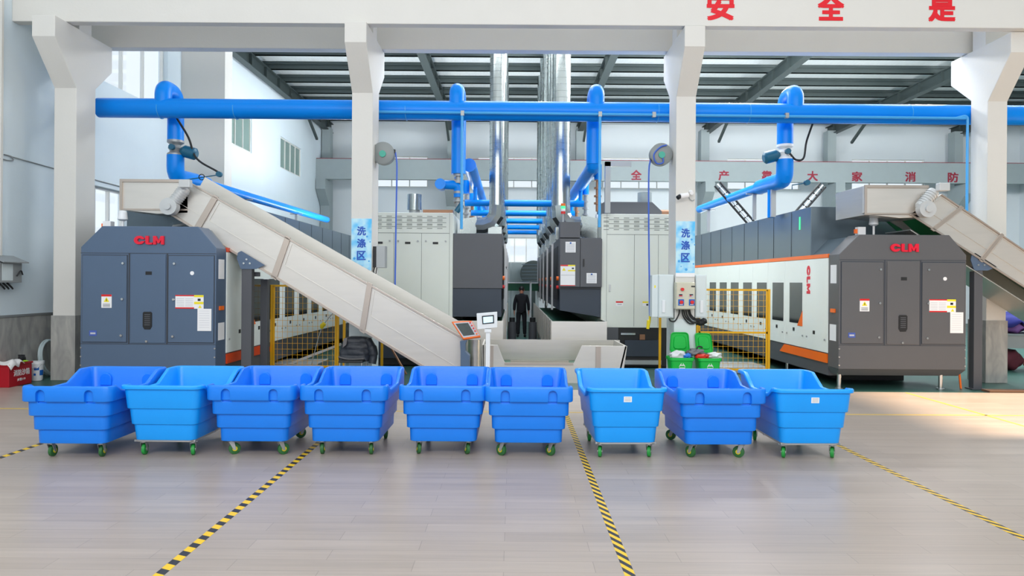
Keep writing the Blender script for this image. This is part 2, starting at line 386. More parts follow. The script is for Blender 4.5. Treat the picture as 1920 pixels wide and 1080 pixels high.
def put_logo(mb, c, w, h, right=(1, 0, 0), up=(0, 0, 1), depth=0.02):
    right, up = Vector(right).normalized(), Vector(up).normalized(); nrm = right.cross(up)
    def P(x, y, d): return Vector(c) + right * ((x - 930) / 1280 * w) + up * (-(y - 370) / 350 * h) + nrm * d
    def ell(cx, cy, rx, ry, a0, a1, n): return [(cx + rx * math.cos(a0 + (a1 - a0) * k / n), cy + ry * math.sin(a0 + (a1 - a0) * k / n)) for k in range(n + 1)]
    C = ell(518, 370, 228, 175, R(13), R(347), 32); Ci = ell(528, 370, 92, 75, R(336), R(24), 24)
    shapes = [C + Ci,
              [(780, 195), (920, 195), (920, 467), (1083, 467), (1065, 545), (850, 545), (805, 525), (780, 470)],
              [(1110, 195), (1235, 195), (1338, 385), (1440, 195), (1570, 195), (1570, 545), (1445, 545), (1445, 360), (1370, 495), (1305, 495), (1237, 360), (1237, 545), (1110, 545)]]
    for k, sh in enumerate(shapes):
        if k == 0:
            n = 32; outer = sh[:n + 1]; inner = ell(528, 370, 92, 75, R(32), R(328), n)
            A = [mb.bm.verts.new(P(*p, 0.0)) for p in outer + inner]; B = [mb.bm.verts.new(P(*p, depth)) for p in outer + inner]
            m_ = n + 1
            for i in range(n):
                mb.face([B[i], B[i + 1], B[m_ + i + 1], B[m_ + i]])
                mb.face([A[i], A[i + 1], B[i + 1], B[i]]); mb.face([A[m_ + i], A[m_ + i + 1], B[m_ + i + 1], B[m_ + i]])
            mb.face([A[0], B[0], B[m_], A[m_]]); mb.face([A[n], B[n], B[m_ + n], A[m_ + n]])
        else:
            A = [mb.bm.verts.new(P(*p, 0.0)) for p in sh]; B = [mb.bm.verts.new(P(*p, depth)) for p in sh]
            mb.face(B); mb.face(A[::-1])
            for i in range(len(sh)): mb.face([A[i], A[(i + 1) % len(sh)], B[(i + 1) % len(sh)], B[i]])
    return mb

# ------------------------------------------------------------------ setting: floor, walls, roof
XL, XR, XF, YB, YF = -9.3, 25.0, 15.0, -10.0, 34.0       # left wall, rear-hall right wall, front-hall right wall, behind camera, far wall
YG = 12.25                                                # edge of the plank floor
def st(o, label=None, cat=None):
    o['kind'] = 'structure'
    if label: o['label'] = label
    if cat: o['category'] = cat
    return o
st(box(XL - 0.3, 40, YB, YG, -0.2, 0.0).build('floor', M['floor'], smooth=0), 'beige wood-look plank floor in the front hall', 'floor')
st(box(XL - 0.3, 40, YG, YF + 0.3, -0.2, -0.004).build('floor_machine_hall', M['floor_green'], smooth=0), 'dark green painted floor under the machines', 'floor')

def wall_holes(axis, t0, t1, a0, a1, z0, z1, holes):
    """wall slab: normal along axis between t0 and t1, spanning a0..a1 and z0..z1, with rectangular openings (a,a,z,z)"""
    As = sorted({a0, a1, *[h[0] for h in holes], *[h[1] for h in holes]}); Zs = sorted({z0, z1, *[h[2] for h in holes], *[h[3] for h in holes]})
    mb = MB()
    for a, b in zip(As, As[1:]):
        run = None; segs = []
        for c, d in zip(Zs, Zs[1:]):
            m, n = (a + b) / 2, (c + d) / 2
            if any(h[0] < m < h[1] and h[2] < n < h[3] for h in holes):
                run = None
            elif run is not None: segs[-1][1] = d
            else: segs.append([c, d]); run = 1
        for c, d in segs:
            if axis == 'x': mb.box(t0, t1, a, b, c, d)
            else: mb.box(a, b, t0, t1, c, d)
    return mb
LW = [(14.6, 18.45, 6.4, 8.4), (14.9, 16.6, 1.0, 4.0), (21.7, 24.4, 6.4, 7.65), (27.4, 30.1, 6.4, 7.65)]
st(wall_holes('x', XL - 0.25, XL, YB, YF, 0, 10.2, LW).build('wall_left', M['wall_paint_bluelit'], smooth=0), 'pale painted wall on the left, blue daylight in its colour', 'wall')
FWX = [-6.05, 0.0, 6.2, 12.35, 18.5]
FW = [(x - 1.8, x + 1.8, 6.55, 8.08) for x in FWX] + [(-0.55, 1.25, 2.85, 4.1)]
st(wall_holes('y', YF, YF + 0.25, XL - 0.25, XR + 0.25, 0, 10.2, FW).build('wall_far', M['far_paint'], smooth=0), 'pale far wall with a strip of high windows', 'wall')
st(box(XR, XR + 0.25, 12.5, YF + 0.25, 0, 26).build('wall_right_machine_hall', M['far_paint'], smooth=0))  # unseen wall, made far taller than the roof to keep sun out
st(wall_holes('x', XF, XF + 0.3, YB, 12.5, 0, 22, [(8.73, 12.3, 0, 4.2)]).build('wall_right', M['beam_grey'], smooth=0))  # unseen wall, raised and greyed to hold back sun and bounce light
st(box(XF, XR + 0.25, 12.5, 12.75, 0, 26).build('wall_partition', M['white_paint'], smooth=0))
st(box(XL, XL + 0.02, YB, YF, 0, 1.2).build('wall_left_dado', M['marble'], smooth=0), 'polished grey marble dado along the left wall', 'dado')
st(box(XL, XL + 0.035, YB, YF, 1.2, 1.24).build('trim_dado_rail', M['cast_grey'], smooth=0))
st(box(XL, XL + 1.22, 19.2, 19.7, 0, 10).build('wall_pier', M['white_paint'], smooth=0), 'wide white pier standing out from the left wall', 'pier')

def window(n, axis, t, h, panes, frame='alu', pane='glass_clear', label=None):
    a0, a1, z0, z1 = h; e = 0.05
    mb = MB()
    def B(a, b, c, d, t0, t1):
        if axis == 'x': mb.box(t0, t1, a, b, c, d)
        else: mb.box(a, b, t0, t1, c, d)
    B(a0, a1, z0, z0 + e, t, t + 0.08); B(a0, a1, z1 - e, z1, t, t + 0.08)
    for k in range(panes + 1):
        a = a0 + (a1 - a0 - e) * k / panes; B(a, a + e, z0 + e, z1 - e, t, t + 0.08)
    o = mb.build('window_%d' % n, M[frame], smooth=0); o['kind'] = 'structure'
    if label: o['label'] = label
    o['category'] = 'window'
    mb = MB(); B(a0 + e, a1 - e, z0 + e, z1 - e, t + 0.035, t + 0.045)
    mb.build('pane', M[pane], o, smooth=0)
window(1, 'x', XL - 0.2, LW[0], 4, label='bright high window in the left wall near the first column')
window(2, 'x', XL - 0.2, LW[1], 3, label='tall bright window low in the left wall behind the left chute')
window(3, 'x', XL - 0.12, LW[2], 4, pane='glass_green', label='high green-glazed window just past the white pier')
window(4, 'x', XL - 0.12, LW[3], 4, pane='glass_green', label='farthest high green-glazed window in the left wall')
for k, x in enumerate(FWX): window(5 + k, 'y', YF + 0.08, FW[k], 4)
window(10, 'y', YF + 0.08, FW[5], 3, label='bright low window at the end of the aisle')

st(MB().box(XL - 0.25, XR, 20.6, YF, 9.95, 10.05).box(XL - 0.25, -4.5, 13.2, 20.6, 9.95, 10.05).build('ceiling', M['foil'], smooth=0), 'silver foil insulation under the roof', 'ceiling')  # near roof left open for sky light; unseen left end added as shade
for k, Y in enumerate([20.7, 22.1, 23.7, 25.3, 26.9, 28.5, 30.1, 31.7, 33.3]):
    mb = MB().box(XL, XR, Y, Y + 0.06, 9.66, 9.87); mb.box(XL, XR, Y, Y + 0.1, 9.66, 9.68); mb.box(XL, XR, Y - 0.05, Y + 0.06, 9.85, 9.94)
    tag(mb.build('roof_purlin', M['steel_dark'], smooth=0), 'dark steel roof purlin running across under the silver foil', 'purlin', 'roof purlins', 'structure')
for k, X in enumerate([-9.05, -3.0, 3.2, 9.4, 15.5, 21.6]):
    mb = MB().box(X - 0.02, X + 0.02, 14.3, YF, 9.2, 9.62); mb.box(X - 0.13, X + 0.13, 14.3, YF, 9.18, 9.21); mb.box(X - 0.13, X + 0.13, 14.3, YF, 9.6, 9.63)
    for j in range(14): mb.box(X - 0.12, X + 0.12, 15 + j * 1.4, 15.02 + j * 1.4, 9.21, 9.6)
    mb.bar((X, 31.6, 8.4), (X, 30.0, 9.2), 0.1, 0.1)
    tag(mb.build('roof_rafter', M['steel_dark'], smooth=0), 'dark steel roof rafter running in depth, its knee brace at the far end', 'rafter', 'roof rafters', 'structure')

# columns of the near row
CN = [('white column at the far left, beside the pale wall', 99.5, 141, 13.0), ('white column second from left, with blue wash-area sign above the black jacket', 657.7, 697, 13.2),
      ('white column carrying electrical boxes and a blue wash-area sign', 1266, 1303, 13.3), ('white column at the far right, with beige marble foot behind the dark post', 1850, 1887, 13.5)]
COLS = []
for lab, a, b, Y in CN:
    x0, x1 = WX(a, Y, 500), WX(b, Y, 500); COLS.append((x0, x1, Y))
    t = thing('column', lab, 'column', ((x0 + x1) / 2, Y + 0.3, 0), kind='structure')
    dp = 0.5 if Y > 13.4 else 0.6
    prof = [(Y, 1.2), (Y, 5.52), (Y - 0.62, 6.28), (Y - 0.62, 6.66), (Y + 1.15, 6.66), (Y + 1.15, 6.15), (Y + dp, 5.66), (Y + dp, 1.2)]
    MB().prism(prof, 'x', x0, x1).build('shaft', M['white_paint'], t, smooth=0, bevel=0.012)
    box(x0 - 0.02, x1 + 0.02, Y - 0.02, Y + dp + 0.02, 0, 1.22).build('column_foot', M['marble' if a < 200 or a > 1800 else 'box_pale'], t, smooth=0)
    box(x0 + 0.03, x1 - 0.03, Y + 0.12, Y + 0.5, 6.66, 10).build('upper_post', M['white_paint'], t, smooth=0)
# crane runway beams
t = thing('runway_beam', 'white front runway beam across the column tops with large red characters', 'beam', (3, 12.7, 6.67), kind='structure')
mb = MB().box(XL, XF, 12.72, 12.92, 6.67, 8.0)
mb.build('web', M['white_paint'], t, smooth=0, bevel=0.01)
mb = MB()
for ch, px, w in (('安', 1351, 52), ('全', 1558, 50), ('是', 1766, 51)):
    c = W(px, {1351: 13, 1558: 13.5, 1766: 15.5}[px], 12.72); c.y = 12.718; put_text(mb, ch, c, w * 12.72 / FPX, 0.5, bold=0.035)
mb.build('lettering', M['red_sign'], t, smooth=0, normals=False)
t = thing('runway_beam', 'white rear runway beam directly behind the front one', 'beam', (3, 14.2, 6.67), kind='structure')
box(XL, XR, 14.12, 14.36, 6.67, 7.7).build('web', M['white_paint'], t, smooth=0, bevel=0.01)
t = thing('runway_beam', 'grey runway beam along the far wall with small dull red characters', 'beam', (3, 32.3, 6.68), kind='structure')
box(XL, XR, 32.3, 32.55, 6.68, 7.63).build('web', M['beam_grey'], t, smooth=0)
box(XL, XR, 32.36, 32.48, 7.63, 7.67).build('rail', M['red_dull'], t, smooth=0)
mb = MB()
for ch, px, py in (('全', 1193, 328), ('产', 1357, 329), ('靠', 1438, 329.5), ('大', 1523.5, 330), ('家', 1607, 331), ('消', 1707, 331.5), ('防', 1787, 332.5)):
    c = W(px, py, 32.3); c.y = 32.298; put_text(mb, ch, c, 0.5, 0.47, bold=0.03)
mb.build('lettering', M['red_dull'], t, smooth=0, normals=False)
for k, X in enumerate([-9.05, -3.0, 3.2, 9.2, 15.3, 21.4]):
    prof = [(33.0, 0), (33.0, 5.5), (32.2, 6.2), (32.2, 6.67), (33.6, 6.67), (33.6, 0)]
    mb = MB().prism(prof, 'x', X - 0.22, X + 0.22); mb.box(X - 0.2, X + 0.2, 33.1, 33.6, 6.67, 9.3)
    tag(mb.build('far_column', M['beam_grey'], smooth=0), 'grey corbelled column standing against the far wall', 'column', 'columns along the far wall', 'structure')

# floor tapes
def tape(x0, x1, y0, y1, m, lab):
    o = box(x0, x1, y0, y1, 0.0, 0.0015).build('floor_tape', M[m], smooth=0); tag(o, lab, 'floor tape', 'tape lines on the plank floor'); return o
tape(-5.5, -5.43, -2, 12, 'tape', 'black and yellow hazard tape running under the leftmost cart')
tape(-2.32, -2.25, -2, 12, 'tape', 'black and yellow hazard tape ending between the third and fourth carts')
tape(0.745, 0.815, -2, 12, 'tape_diag', 'diagonally striped hazard tape running between the sixth and seventh carts')
tape(3.85, 3.92, -2, 12, 'tape_diag', 'diagonally striped hazard tape running past the rightmost cart')
tape(6.95, 7.0, 4, 12.2, 'tape_yellow', 'thin faded yellow line crossing the sunlit floor patch')
tape(XL, 13, 10.1, 10.15, 'tape_yellow', 'thin yellow cross line behind the carts')

# ------------------------------------------------------------------ laundry carts
def rrect(w, l, r, zt, dz=0.0, zc=None, n=5):
    """rounded rectangle w (x) by l (y), with extra points along the sides for the rim profile"""
    pts = []
    ys = [-l / 2 + r + (l - 2 * r) * f for f in (0.0, 0.05, 0.13, 0.2, 0.4, 0.62, 0.72, 0.84, 0.93, 1.0)]
    def arc(cx, cy, a0): return [(cx + r * math.cos(R(a0 + 90 * k / n)), cy + r * math.sin(R(a0 + 90 * k / n))) for k in range(1, n)]
    pts += [(w / 2, y) for y in ys]; pts += arc(w / 2 - r, l / 2 - r, 0)
    pts += [(x, l / 2) for x in [(w / 2 - r) * f for f in (1, 0.5, 0, -0.5, -1)]]; pts += arc(-w / 2 + r, l / 2 - r, 90)
    pts += [(-w / 2, y) for y in ys[::-1]]; pts += arc(-w / 2 + r, -l / 2 + r, 180)
    pts += [(x, -l / 2) for x in [(w / 2 - r) * f for f in (-1, -0.5, 0, 0.5, 1)]]; pts += arc(w / 2 - r, -l / 2 + r, 270)
    return [Vector((x, y, (zt(y / l + 0.5) + dz) if zc is None else zc)) for x, y in pts]
def rim_profile(zf, zl, zr):
    def lerp(a, b, t): t = max(0, min(1, t)); return a + (b - a) * t
    def f(v):
        if v < 0.10: return zf
        if v < 0.2: return lerp(zf, zl, (v - 0.10) / 0.10)
        if v < 0.60: return zl
        if v < 0.80: return lerp(zl, zr, (v - 0.60) / 0.20)
        return zr
    return f
def arch(w, h, n=10):
    return [(-w / 2, 0), (w / 2, 0), (w / 2, h - w / 2)] + [(w / 2 * math.cos(math.pi * k / n), h - w / 2 + w / 2 * math.sin(math.pi * k / n)) for k in range(1, n)] + [(-w / 2, h - w / 2)]
def cart_body(kind):
    L = 1.25; mb = MB()
    if kind == 'notched':
        zt = rim_profile(0.79, 0.715, 0.85)
        tiers = [(0.165, 0.318, 0.735, 0.745), (0.318, 0.47, 0.80, 0.808), (0.47, 0.625, 0.868, 0.874)]; rimw = 0.955; band0 = 0.625; dl = 0.315
    else:
        zt = rim_profile(0.79, 0.70, 0.85)
        tiers = [(0.185, 0.36, 0.655, 0.685), (0.36, 0.535, 0.72, 0.75), (0.535, 0.70, 0.785, 0.82)]; rimw = 0.87; band0 = None; dl = 0.33
    loops = [rrect(tiers[0][2] - 0.03, L - dl + tiers[0][2] - rimw + 0.28, 0.06, zt, zc=tiers[0][0])]
    def LL(w): return L - (rimw - w) * 1.0
    loops = []
    for z0, z1, w0, w1 in tiers:
        top = (z0, z1, w0, w1) == tiers[-1] and kind != 'notched'
        loops.append(rrect(w0 - 0.006, LL(w0 - 0.006), 0.07, zt, zc=z0)); loops.append(rrect(w0, LL(w0), 0.075, zt, zc=z0 + 0.006))
        if not top: loops.append(rrect(w1, LL(w1), 0.075, zt, zc=z1 - 0.004))
    if kind == 'notched':
        loops.append(rrect(rimw - 0.012, LL(rimw - 0.012), 0.075, zt, zc=band0)); loops.append(rrect(rimw, LL(rimw), 0.08, zt, zc=band0 + 0.012))
        loops.append(rrect(rimw, LL(rimw), 0.08, zt, dz=-0.02)); loops.append(rrect(rimw - 0.012, LL(rimw - 0.012), 0.075, zt, dz=-0.004))
        loops.append(rrect(rimw - 0.03, LL(rimw - 0.03), 0.07, zt, dz=0.0))
        wi = rimw - 0.07
    else:
        loops.append(rrect(0.82, LL(0.82), 0.075, zt, dz=-0.045)); loops.append(rrect(rimw, LL(rimw), 0.085, zt, dz=-0.043))
        loops.append(rrect(rimw + 0.004, LL(rimw + 0.004), 0.085, zt, dz=-0.012)); loops.append(rrect(rimw - 0.012, LL(rimw - 0.012), 0.08, zt, dz=0))
        wi = rimw - 0.085
    loops.append(rrect(wi, LL(wi), 0.06, zt, dz=-0.004)); loops.append(rrect(wi - 0.012, LL(wi - 0.012), 0.055, zt, dz=-0.02))
    wb = tiers[0][2] - 0.08
    loops.append(rrect(wb + 0.13, LL(wb + 0.13), 0.055, zt, zc=0.5))
    loops.append(rrect(wb, LL(wb), 0.055, zt, zc=0.205))
    mb.loft(loops)
    me = mb.to_mesh('cart_body', M['cart_blue' if kind == 'notched' else 'cart_cyan'], smooth=0)
    o = bpy.data.objects.new('body', me); COL.objects.link(o)
    if kind == 'notched':
        cut = MB(); cut2 = MB()
        nx, y0 = 0.255, LL(rimw) / 2
        for sx in (-nx, nx):
            for sy in (-1, 1):
                ya, yb = (-y0 - 0.05, -y0 + 0.06) if sy < 0 else (y0 - 0.06, y0 + 0.05)
                a = [(x + sx, z + band0 - 0.02) for x, z in arch(0.095, 0.145)]
                cut.prism(a, 'y', ya, yb)
                b = [(x + sx, z + band0 - 0.0) for x, z in arch(0.135, 0.145)]
                ya, yb = (-y0 + 0.038, -y0 + 0.085) if sy < 0 else (y0 - 0.085, y0 - 0.038)
                cut2.prism(b, 'y', ya, yb)
        oc = bpy.data.objects.new('cutter', cut.to_mesh('cutter', [], smooth=0)); COL.objects.link(oc)
        m = o.modifiers.new('cut', 'BOOLEAN'); m.operation = 'DIFFERENCE'; m.object = oc; m.solver = 'EXACT'
        bpy.context.view_layer.update()
        m2 = bpy.data.meshes.new_from_object(o.evaluated_get(bpy.context.evaluated_depsgraph_get()))
        o.modifiers.clear(); bpy.data.objects.remove(oc)
        fin = MB(); fin.bm.from_mesh(m2)
        bump = cut2.to_mesh('bump', [], smooth=0); fin.add_mesh(bump, Matrix.Identity(4))
        o.data = fin.to_mesh('cart_body', M['cart_blue'], smooth=40)
    else:
        me.polygons.foreach_set('use_smooth', [True] * len(me.polygons)); me.set_sharp_from_angle(angle=R(40))
    b = o.modifiers.new('bevel', 'BEVEL'); b.width = 0.004; b.segments = 2; b.limit_method = 'ANGLE'; b.angle_limit = R(38)
    return o
def make_caster(parent, hubm, tyrem):
    mb = MB().box(-0.05, 0.05, -0.045, 0.045, 0.155, 0.165); mb.cyl((0, 0, 0.14), (0, 0, 0.158), 0.03)
    for sx in (-1, 1):
        mb.prism([(-0.028, 0.142), (0.028, 0.142), (0.05, 0.055), (0.035, 0.045), (0.02, 0.05)], 'x', sx * 0.027 - 0.003, sx * 0.027 + 0.003)
    mb.box(-0.03, 0.03, -0.03, 0.03, 0.138, 0.146)
    c = mb.build('caster', M['zinc'], None, bevel=0.003); c.location = (0, 0, 0); c.data.transform(Matrix.Translation(ORG[c.name])); c.parent = parent
    w = MB().tube([(-0.02, 0.035, 0.062), (-0.015, 0.035, 0.062), (0.015, 0.035, 0.062), (0.02, 0.035, 0.062)], [0.05, 0.062, 0.062, 0.05], 24)
    ORG[c.name] = Vector((0, 0, 0))
    w.build('wheel', M[tyrem], c); MB().cyl((-0.0255, 0.035, 0.062), (0.0255, 0.035, 0.062), 0.026).build('hub', M[hubm], c)
    return c
def make_cart(kind, label):
    t = thing('laundry_cart', label, 'laundry cart', (0, 0, 0), 'blue laundry carts in the front row')
    b = cart_body(kind); b.parent = t
    if kind != 'notched':
        mb = MB()
        for x in (-0.30, 0.30): mb.box(x - 0.02, x + 0.02, -0.5, 0.5, 0.163, 0.187)
        for y in (-0.5, -0.02, 0.48): mb.box(-0.33, 0.33, y, y + 0.04, 0.163, 0.187)
        mb.build('base_frame', M['zinc'], t, bevel=0.003, label='pale grey steel base frame')
    for sx in (-1, 1):
        for sy in (-1, 1):
            c = make_caster(t, 'hub_yellow' if kind == 'notched' else 'zinc', 'tyre_dark' if kind == 'notched' else 'green_tyre'); c.location = (sx * 0.27, sy * 0.42, 0); c.rotation_euler = (0, 0, 0.2 * sx)
    return t
CARTS = [ # kind, front-centre pixel, front distance, yaw, caster yaw, label
    ('notched', 120, 7.2, 0.00, 0.1, 'leftmost blue notched cart, in front of the left grey machine end'),
    ('plain', 299, 7.3, -0.01, 0.35, 'light blue smooth-rimmed cart second from left, on a grey base frame'),
    ('notched', 467, 7.36, 0.0, -1.1, 'third blue cart from the left, notched, in front of the left yellow mesh fence'),
    ('notched', 642, 7.38, 0.0, 0.25, 'blue notched cart in front of the black puffer jacket'),
    ('notched', 829, 7.42, 0.0, 0.3, 'fifth blue cart, notched front before the foot of the left conveyor'),
    ('notched', 992, 7.38, 0.0, 0.9, 'middle blue notched cart in front of the stainless trough'),
    ('plain', 1175, 7.34, 0.03, -0.3, 'light blue smooth-rimmed cart with small white sticker, right of the trough'),
    ('notched', 1355, 7.36, 0.02, 0.8, 'blue notched cart in front of the two green bins'),
    ('plain', 1529, 7.36, 0.02, -0.5, 'rightmost light blue cart, smooth rim and white sticker, beside the sunlit floor')]
PROTO = {}
for i, (kind, px, Yf, yaw, cy, lab) in enumerate(CARTS):
    first = kind not in PROTO
    if first: PROTO[kind] = make_cart(kind, lab)
    o = PROTO[kind] if first else copy_tree(PROTO[kind])
    if first: pass
    o['label'] = lab
    o.location = (WX(px, Yf, 740), Yf + 0.625, 0); o.rotation_euler = (0, 0, yaw)
    for ch in o.children:
        if ch.name.startswith('caster'): ch.rotation_euler = (0, 0, cy + random.uniform(-0.25, 0.25) + (math.pi if random.random() < 0.4 and ch.location.y > 0 else 0))
    ORG[o.name] = Vector(o.location)
    if i in (6, 8):
        s = MB(); s.slab([(-0.043, -0.594, 0.637), (0.043, -0.594, 0.637), (0.043, -0.6005, 0.697), (-0.043, -0.6005, 0.697)], (0, 0.008, 0)); s.mi = 1
        for k in range(3): s.slab([(-0.033, -0.5965 - 0.0017 * k, 0.648 + k * 0.016), (0.033, -0.5965 - 0.0017 * k, 0.648 + k * 0.016), (0.033, -0.5975 - 0.0017 * k, 0.656 + k * 0.016), (-0.033, -0.5975 - 0.0017 * k, 0.656 + k * 0.016)], (0, 0.004, 0))
        me = s.to_mesh('sticker', [M['label_white'], M['label_grey']], 0); so = bpy.data.objects.new('sticker', me); COL.objects.link(so); so.parent = o; so['label'] = 'small white sticker on the front'

# ------------------------------------------------------------------ tunnel washer ends
def warn_label(mb, x0, x1, z0, z1, y):
    mb.mi = 0; mb.box(x0, x1, y - 0.004, y, z0, z1); h = z1 - z0; w = x1 - x0
    mb.mi = 1; mb.box(x0, x1, y - 0.006, y - 0.004, z1 - 0.15 * h, z1)
    mb.mi = 2; cx, cz = (x0 + x1) / 2, z0 + h * 0.58
    mb.prism([(cx - 0.27 * w, cz - 0.14 * h), (cx + 0.27 * w, cz - 0.14 * h), (cx, cz + 0.22 * h)], 'y', y - 0.006, y - 0.004)
    mb.mi = 3; mb.box(cx - 0.03 * w, cx + 0.03 * w, y - 0.008, y - 0.006, cz - 0.08 * h, cz + 0.1 * h)
    for k in range(3): mb.box(x0 + 0.15 * w, x1 - 0.15 * w, y - 0.006, y - 0.004, z0 + (0.08 + 0.09 * k) * h, z0 + (0.11 + 0.09 * k) * h)
    return mb
WARN = ['label_white', 'red_button', 'label_yellow', 'near_black']
def washer(x0, Y, side, label, hood_z, hood_dy, yend, body):
    """side +1: the long flank faces +x (left machine), -1: faces -x (right machine)"""
    t = thing('tunnel_washer', label, 'tunnel washer', (x0 + 1.155, Y + 1.0, 0), 'tunnel washers')
    PM = M[body]; w = 2.31
    def fx(px): return x0 + (px - 1573) / 238 * w
    def fz(py): return EYE - (py - 533.4) * 12.5 / FPX
    zt, zc, zs, zd, zb, zf = 2.82, 2.46, 2.36, 0.81, 0.37, 0.25
    prof = [(x0, zb), (x0 + w, zb), (x0 + w, zc), (x0 + w - 0.31, zt), (x0 + 0.36, zt), (x0, zc)]
    MB().prism(prof, 'y', Y, Y + 0.42).build('front_housing', PM, t, smooth=0, bevel=0.01)
    MB().loft([[(x0 + 0.001, Y, zb), (x0 + w - 0.001, Y, zb), (x0 + w - 0.001, Y + 0.42, zb), (x0 + 0.001, Y + 0.42, zb)], [(x0 + 0.05, Y + 0.1, zf), (x0 + w - 0.08, Y + 0.1, zf), (x0 + w - 0.08, Y + 0.42, zf), (x0 + 0.05, Y + 0.42, zf)]]).build('lower_lip', PM, t, smooth=0)
    hood = [(x0 + 0.02, 0.3), (x0 + w - 0.02, 0.3), (x0 + w - 0.02, zc - 0.02), (x0 + w - 0.32, zt - 0.02), (x0 + 0.37, zt - 0.02), (x0 + 0.02, zc - 0.02)]
    MB().prism(hood, 'y', Y + 0.42, Y + hood_dy).build('hood', M['housing'], t, smooth=0, bevel=0.008)
    mb = MB(); mb.box(x0, x0 + w, Y - 0.003, Y, zs - 0.006, zs + 0.004); mb.box(x0, x0 + w, Y - 0.003, Y, zd - 0.006, zd + 0.004)
    mb.build('seam', M['seam'], t, smooth=0)
    # doors with their knobs
    for a, b, knobs in ((1576, 1656, [(1649, 506), (1648, 569), (1646.5, 633)]), (1727, 1809, [(1739, 506), (1738, 569), (1737, 634)])):
        fr = MB(); fr.box(fx(a), fx(b), Y - 0.004, Y, zd + 0.02, zs - 0.03); fr.build('door_gap', M['seam'], t, smooth=0)
        d = box(fx(a) + 0.012, fx(b) - 0.012, Y - 0.018, Y, zd + 0.032, zs - 0.042).build('door', PM, t, smooth=0, bevel=0.004)
        ORG[d.name] = ORG[t.name]
        for kx, ky in knobs:
            MB().cyl((fx(kx), Y - 0.045, fz(ky)), (fx(kx), Y - 0.015, fz(ky)), 0.02, 0.026, 14).build('knob', M['chrome'], d)
    d = box(fx(1661) + 0.012, fx(1724) - 0.01, Y - 0.016, Y, zd + 0.02, zs - 0.02).build('centre_panel', PM, t, smooth=0, bevel=0.004); ORG[d.name] = ORG[t.name]
    MB().cyl((fx(1691), Y - 0.04, fz(643)), (fx(1691), Y - 0.01, fz(643)), 0.02, 0.026, 14).build('knob', M['chrome'], d)
    mb = MB()
    for px in (1658.5, 1725.5): mb.box(fx(px) - 0.012, fx(px) + 0.012, Y - 0.005, Y, zd, zs)
    mb.build('mullion_seam', M['seam'], t, smooth=0)
    mb = MB().box(fx(1688), fx(1699), Y - 0.02, Y - 0.012, fz(526), fz(520)); mb.build('slot_handle', M['near_black'], t, smooth=0)
    mb = MB(); a, b, c, e = fx(1684), fx(1700), fz(622), fz(591)
    mb.prism([(a, c + 0.05), (a + 0.03, c), (b - 0.03, c), (b, c + 0.05), (b, e - 0.02), (b - 0.02, e), (a + 0.02, e), (a, e - 0.02)], 'y', Y - 0.026, Y - 0.012); mb.mi = 1
    for k in range(6): mb.box(a + 0.03, b - 0.03, Y - 0.03, Y - 0.026, c + 0.07 + k * 0.035, c + 0.085 + k * 0.035)
    mb.build('latch_grille', [M['near_black'], M['dark_grey']], t, smooth=0)
    warn_label(MB(), fx(1611), fx(1629), fz(584.5), fz(561), Y - 0.018).build('warning_label', [M[k] for k in WARN], t, smooth=0, label='white warning label with red header and yellow triangle')
    mb = MB(); x_, x2, z_, z2 = fx(1741), fx(1790.5), fz(585), fz(561); xm = fx(1774); y = Y - 0.018
    mb.box(x_, x2, y - 0.004, y, z_, z2); mb.mi = 1; mb.box(x_, xm, y - 0.006, y - 0.004, z2 - 0.02, z2); mb.box(x_, xm, y - 0.006, y - 0.004, z_, z_ + 0.022)
    mb.mi = 2; mb.box(xm, x2, y - 0.006, y - 0.004, z2 - 0.035, z2); mb.box(xm, x2, y - 0.006, y - 0.004, z2 - 0.155, z2 - 0.115); mb.prism([(x2 - 0.09, z_ + 0.012), (x2 - 0.03, z_ + 0.012), (x2 - 0.06, z_ + 0.065)], 'y', y - 0.006, y - 0.004)
    mb.mi = 3; mb.box(x2 - 0.1, x2 - 0.05, y - 0.006, y - 0.004, z2 - 0.1, z2 - 0.06)
    mb.mi = 4
    for k in range(5): mb.box(x_ + 0.02, x_ + 0.15, y - 0.005, y - 0.004, z_ + 0.045 + k * 0.03, z_ + 0.052 + k * 0.03); mb.box(x_ + 0.17, xm - 0.02, y - 0.005, y - 0.004, z_ + 0.045 + k * 0.03, z_ + 0.052 + k * 0.03)
    mb.build('safety_notice', [M['label_white'], M['red_button'], M['label_yellow'], M['near_black'], M['label_grey']], t, smooth=0, label='wide white notice with red bands and a yellow warning column')
    mb = MB().box(fx(1780), fx(1804.5), Y - 0.024, Y - 0.022, fz(624), fz(585)); mb.mi = 1
    for k in range(8): mb.box(fx(1783), fx(1801), Y - 0.0245, Y - 0.024, fz(618) + k * 0.04, fz(618) + k * 0.04 + 0.004)
    mb.build('paper_notice', [M['label_white'], M['label_grey']], t, smooth=0)
    mb = MB().box(fx(1590), fx(1603), Y - 0.022, Y - 0.018, fz(634), fz(624.5)); mb.mi = 1; mb.box(fx(1592), fx(1601), Y - 0.023, Y - 0.022, fz(631), fz(628))
    mb.build('name_plate', [M['plate_blue'], M['label_grey']], t, smooth=0)
    MB().cyl((fx(1770), Y - 0.024, fz(522.5)), (fx(1770), Y - 0.018, fz(522.5)), 0.034, seg=18).build('round_sticker', M['label_white'], t)
    put_logo(MB(), (fx(1694), Y - 0.001, fz(465)), 0.51, 0.145, depth=0.03).build('logo', M['red_logo'], t, smooth=30, label='raised red letters CLM')
    mb = MB()
    for k in range(3):
        for xx in (x0 + 0.012, x0 + w - 0.012): mb.cyl((xx, Y - 0.008, 0.44 + 0.15 * k), (xx, Y, 0.44 + 0.15 * k), 0.014, seg=8)
    mb.build('screws', M['chrome'], t)
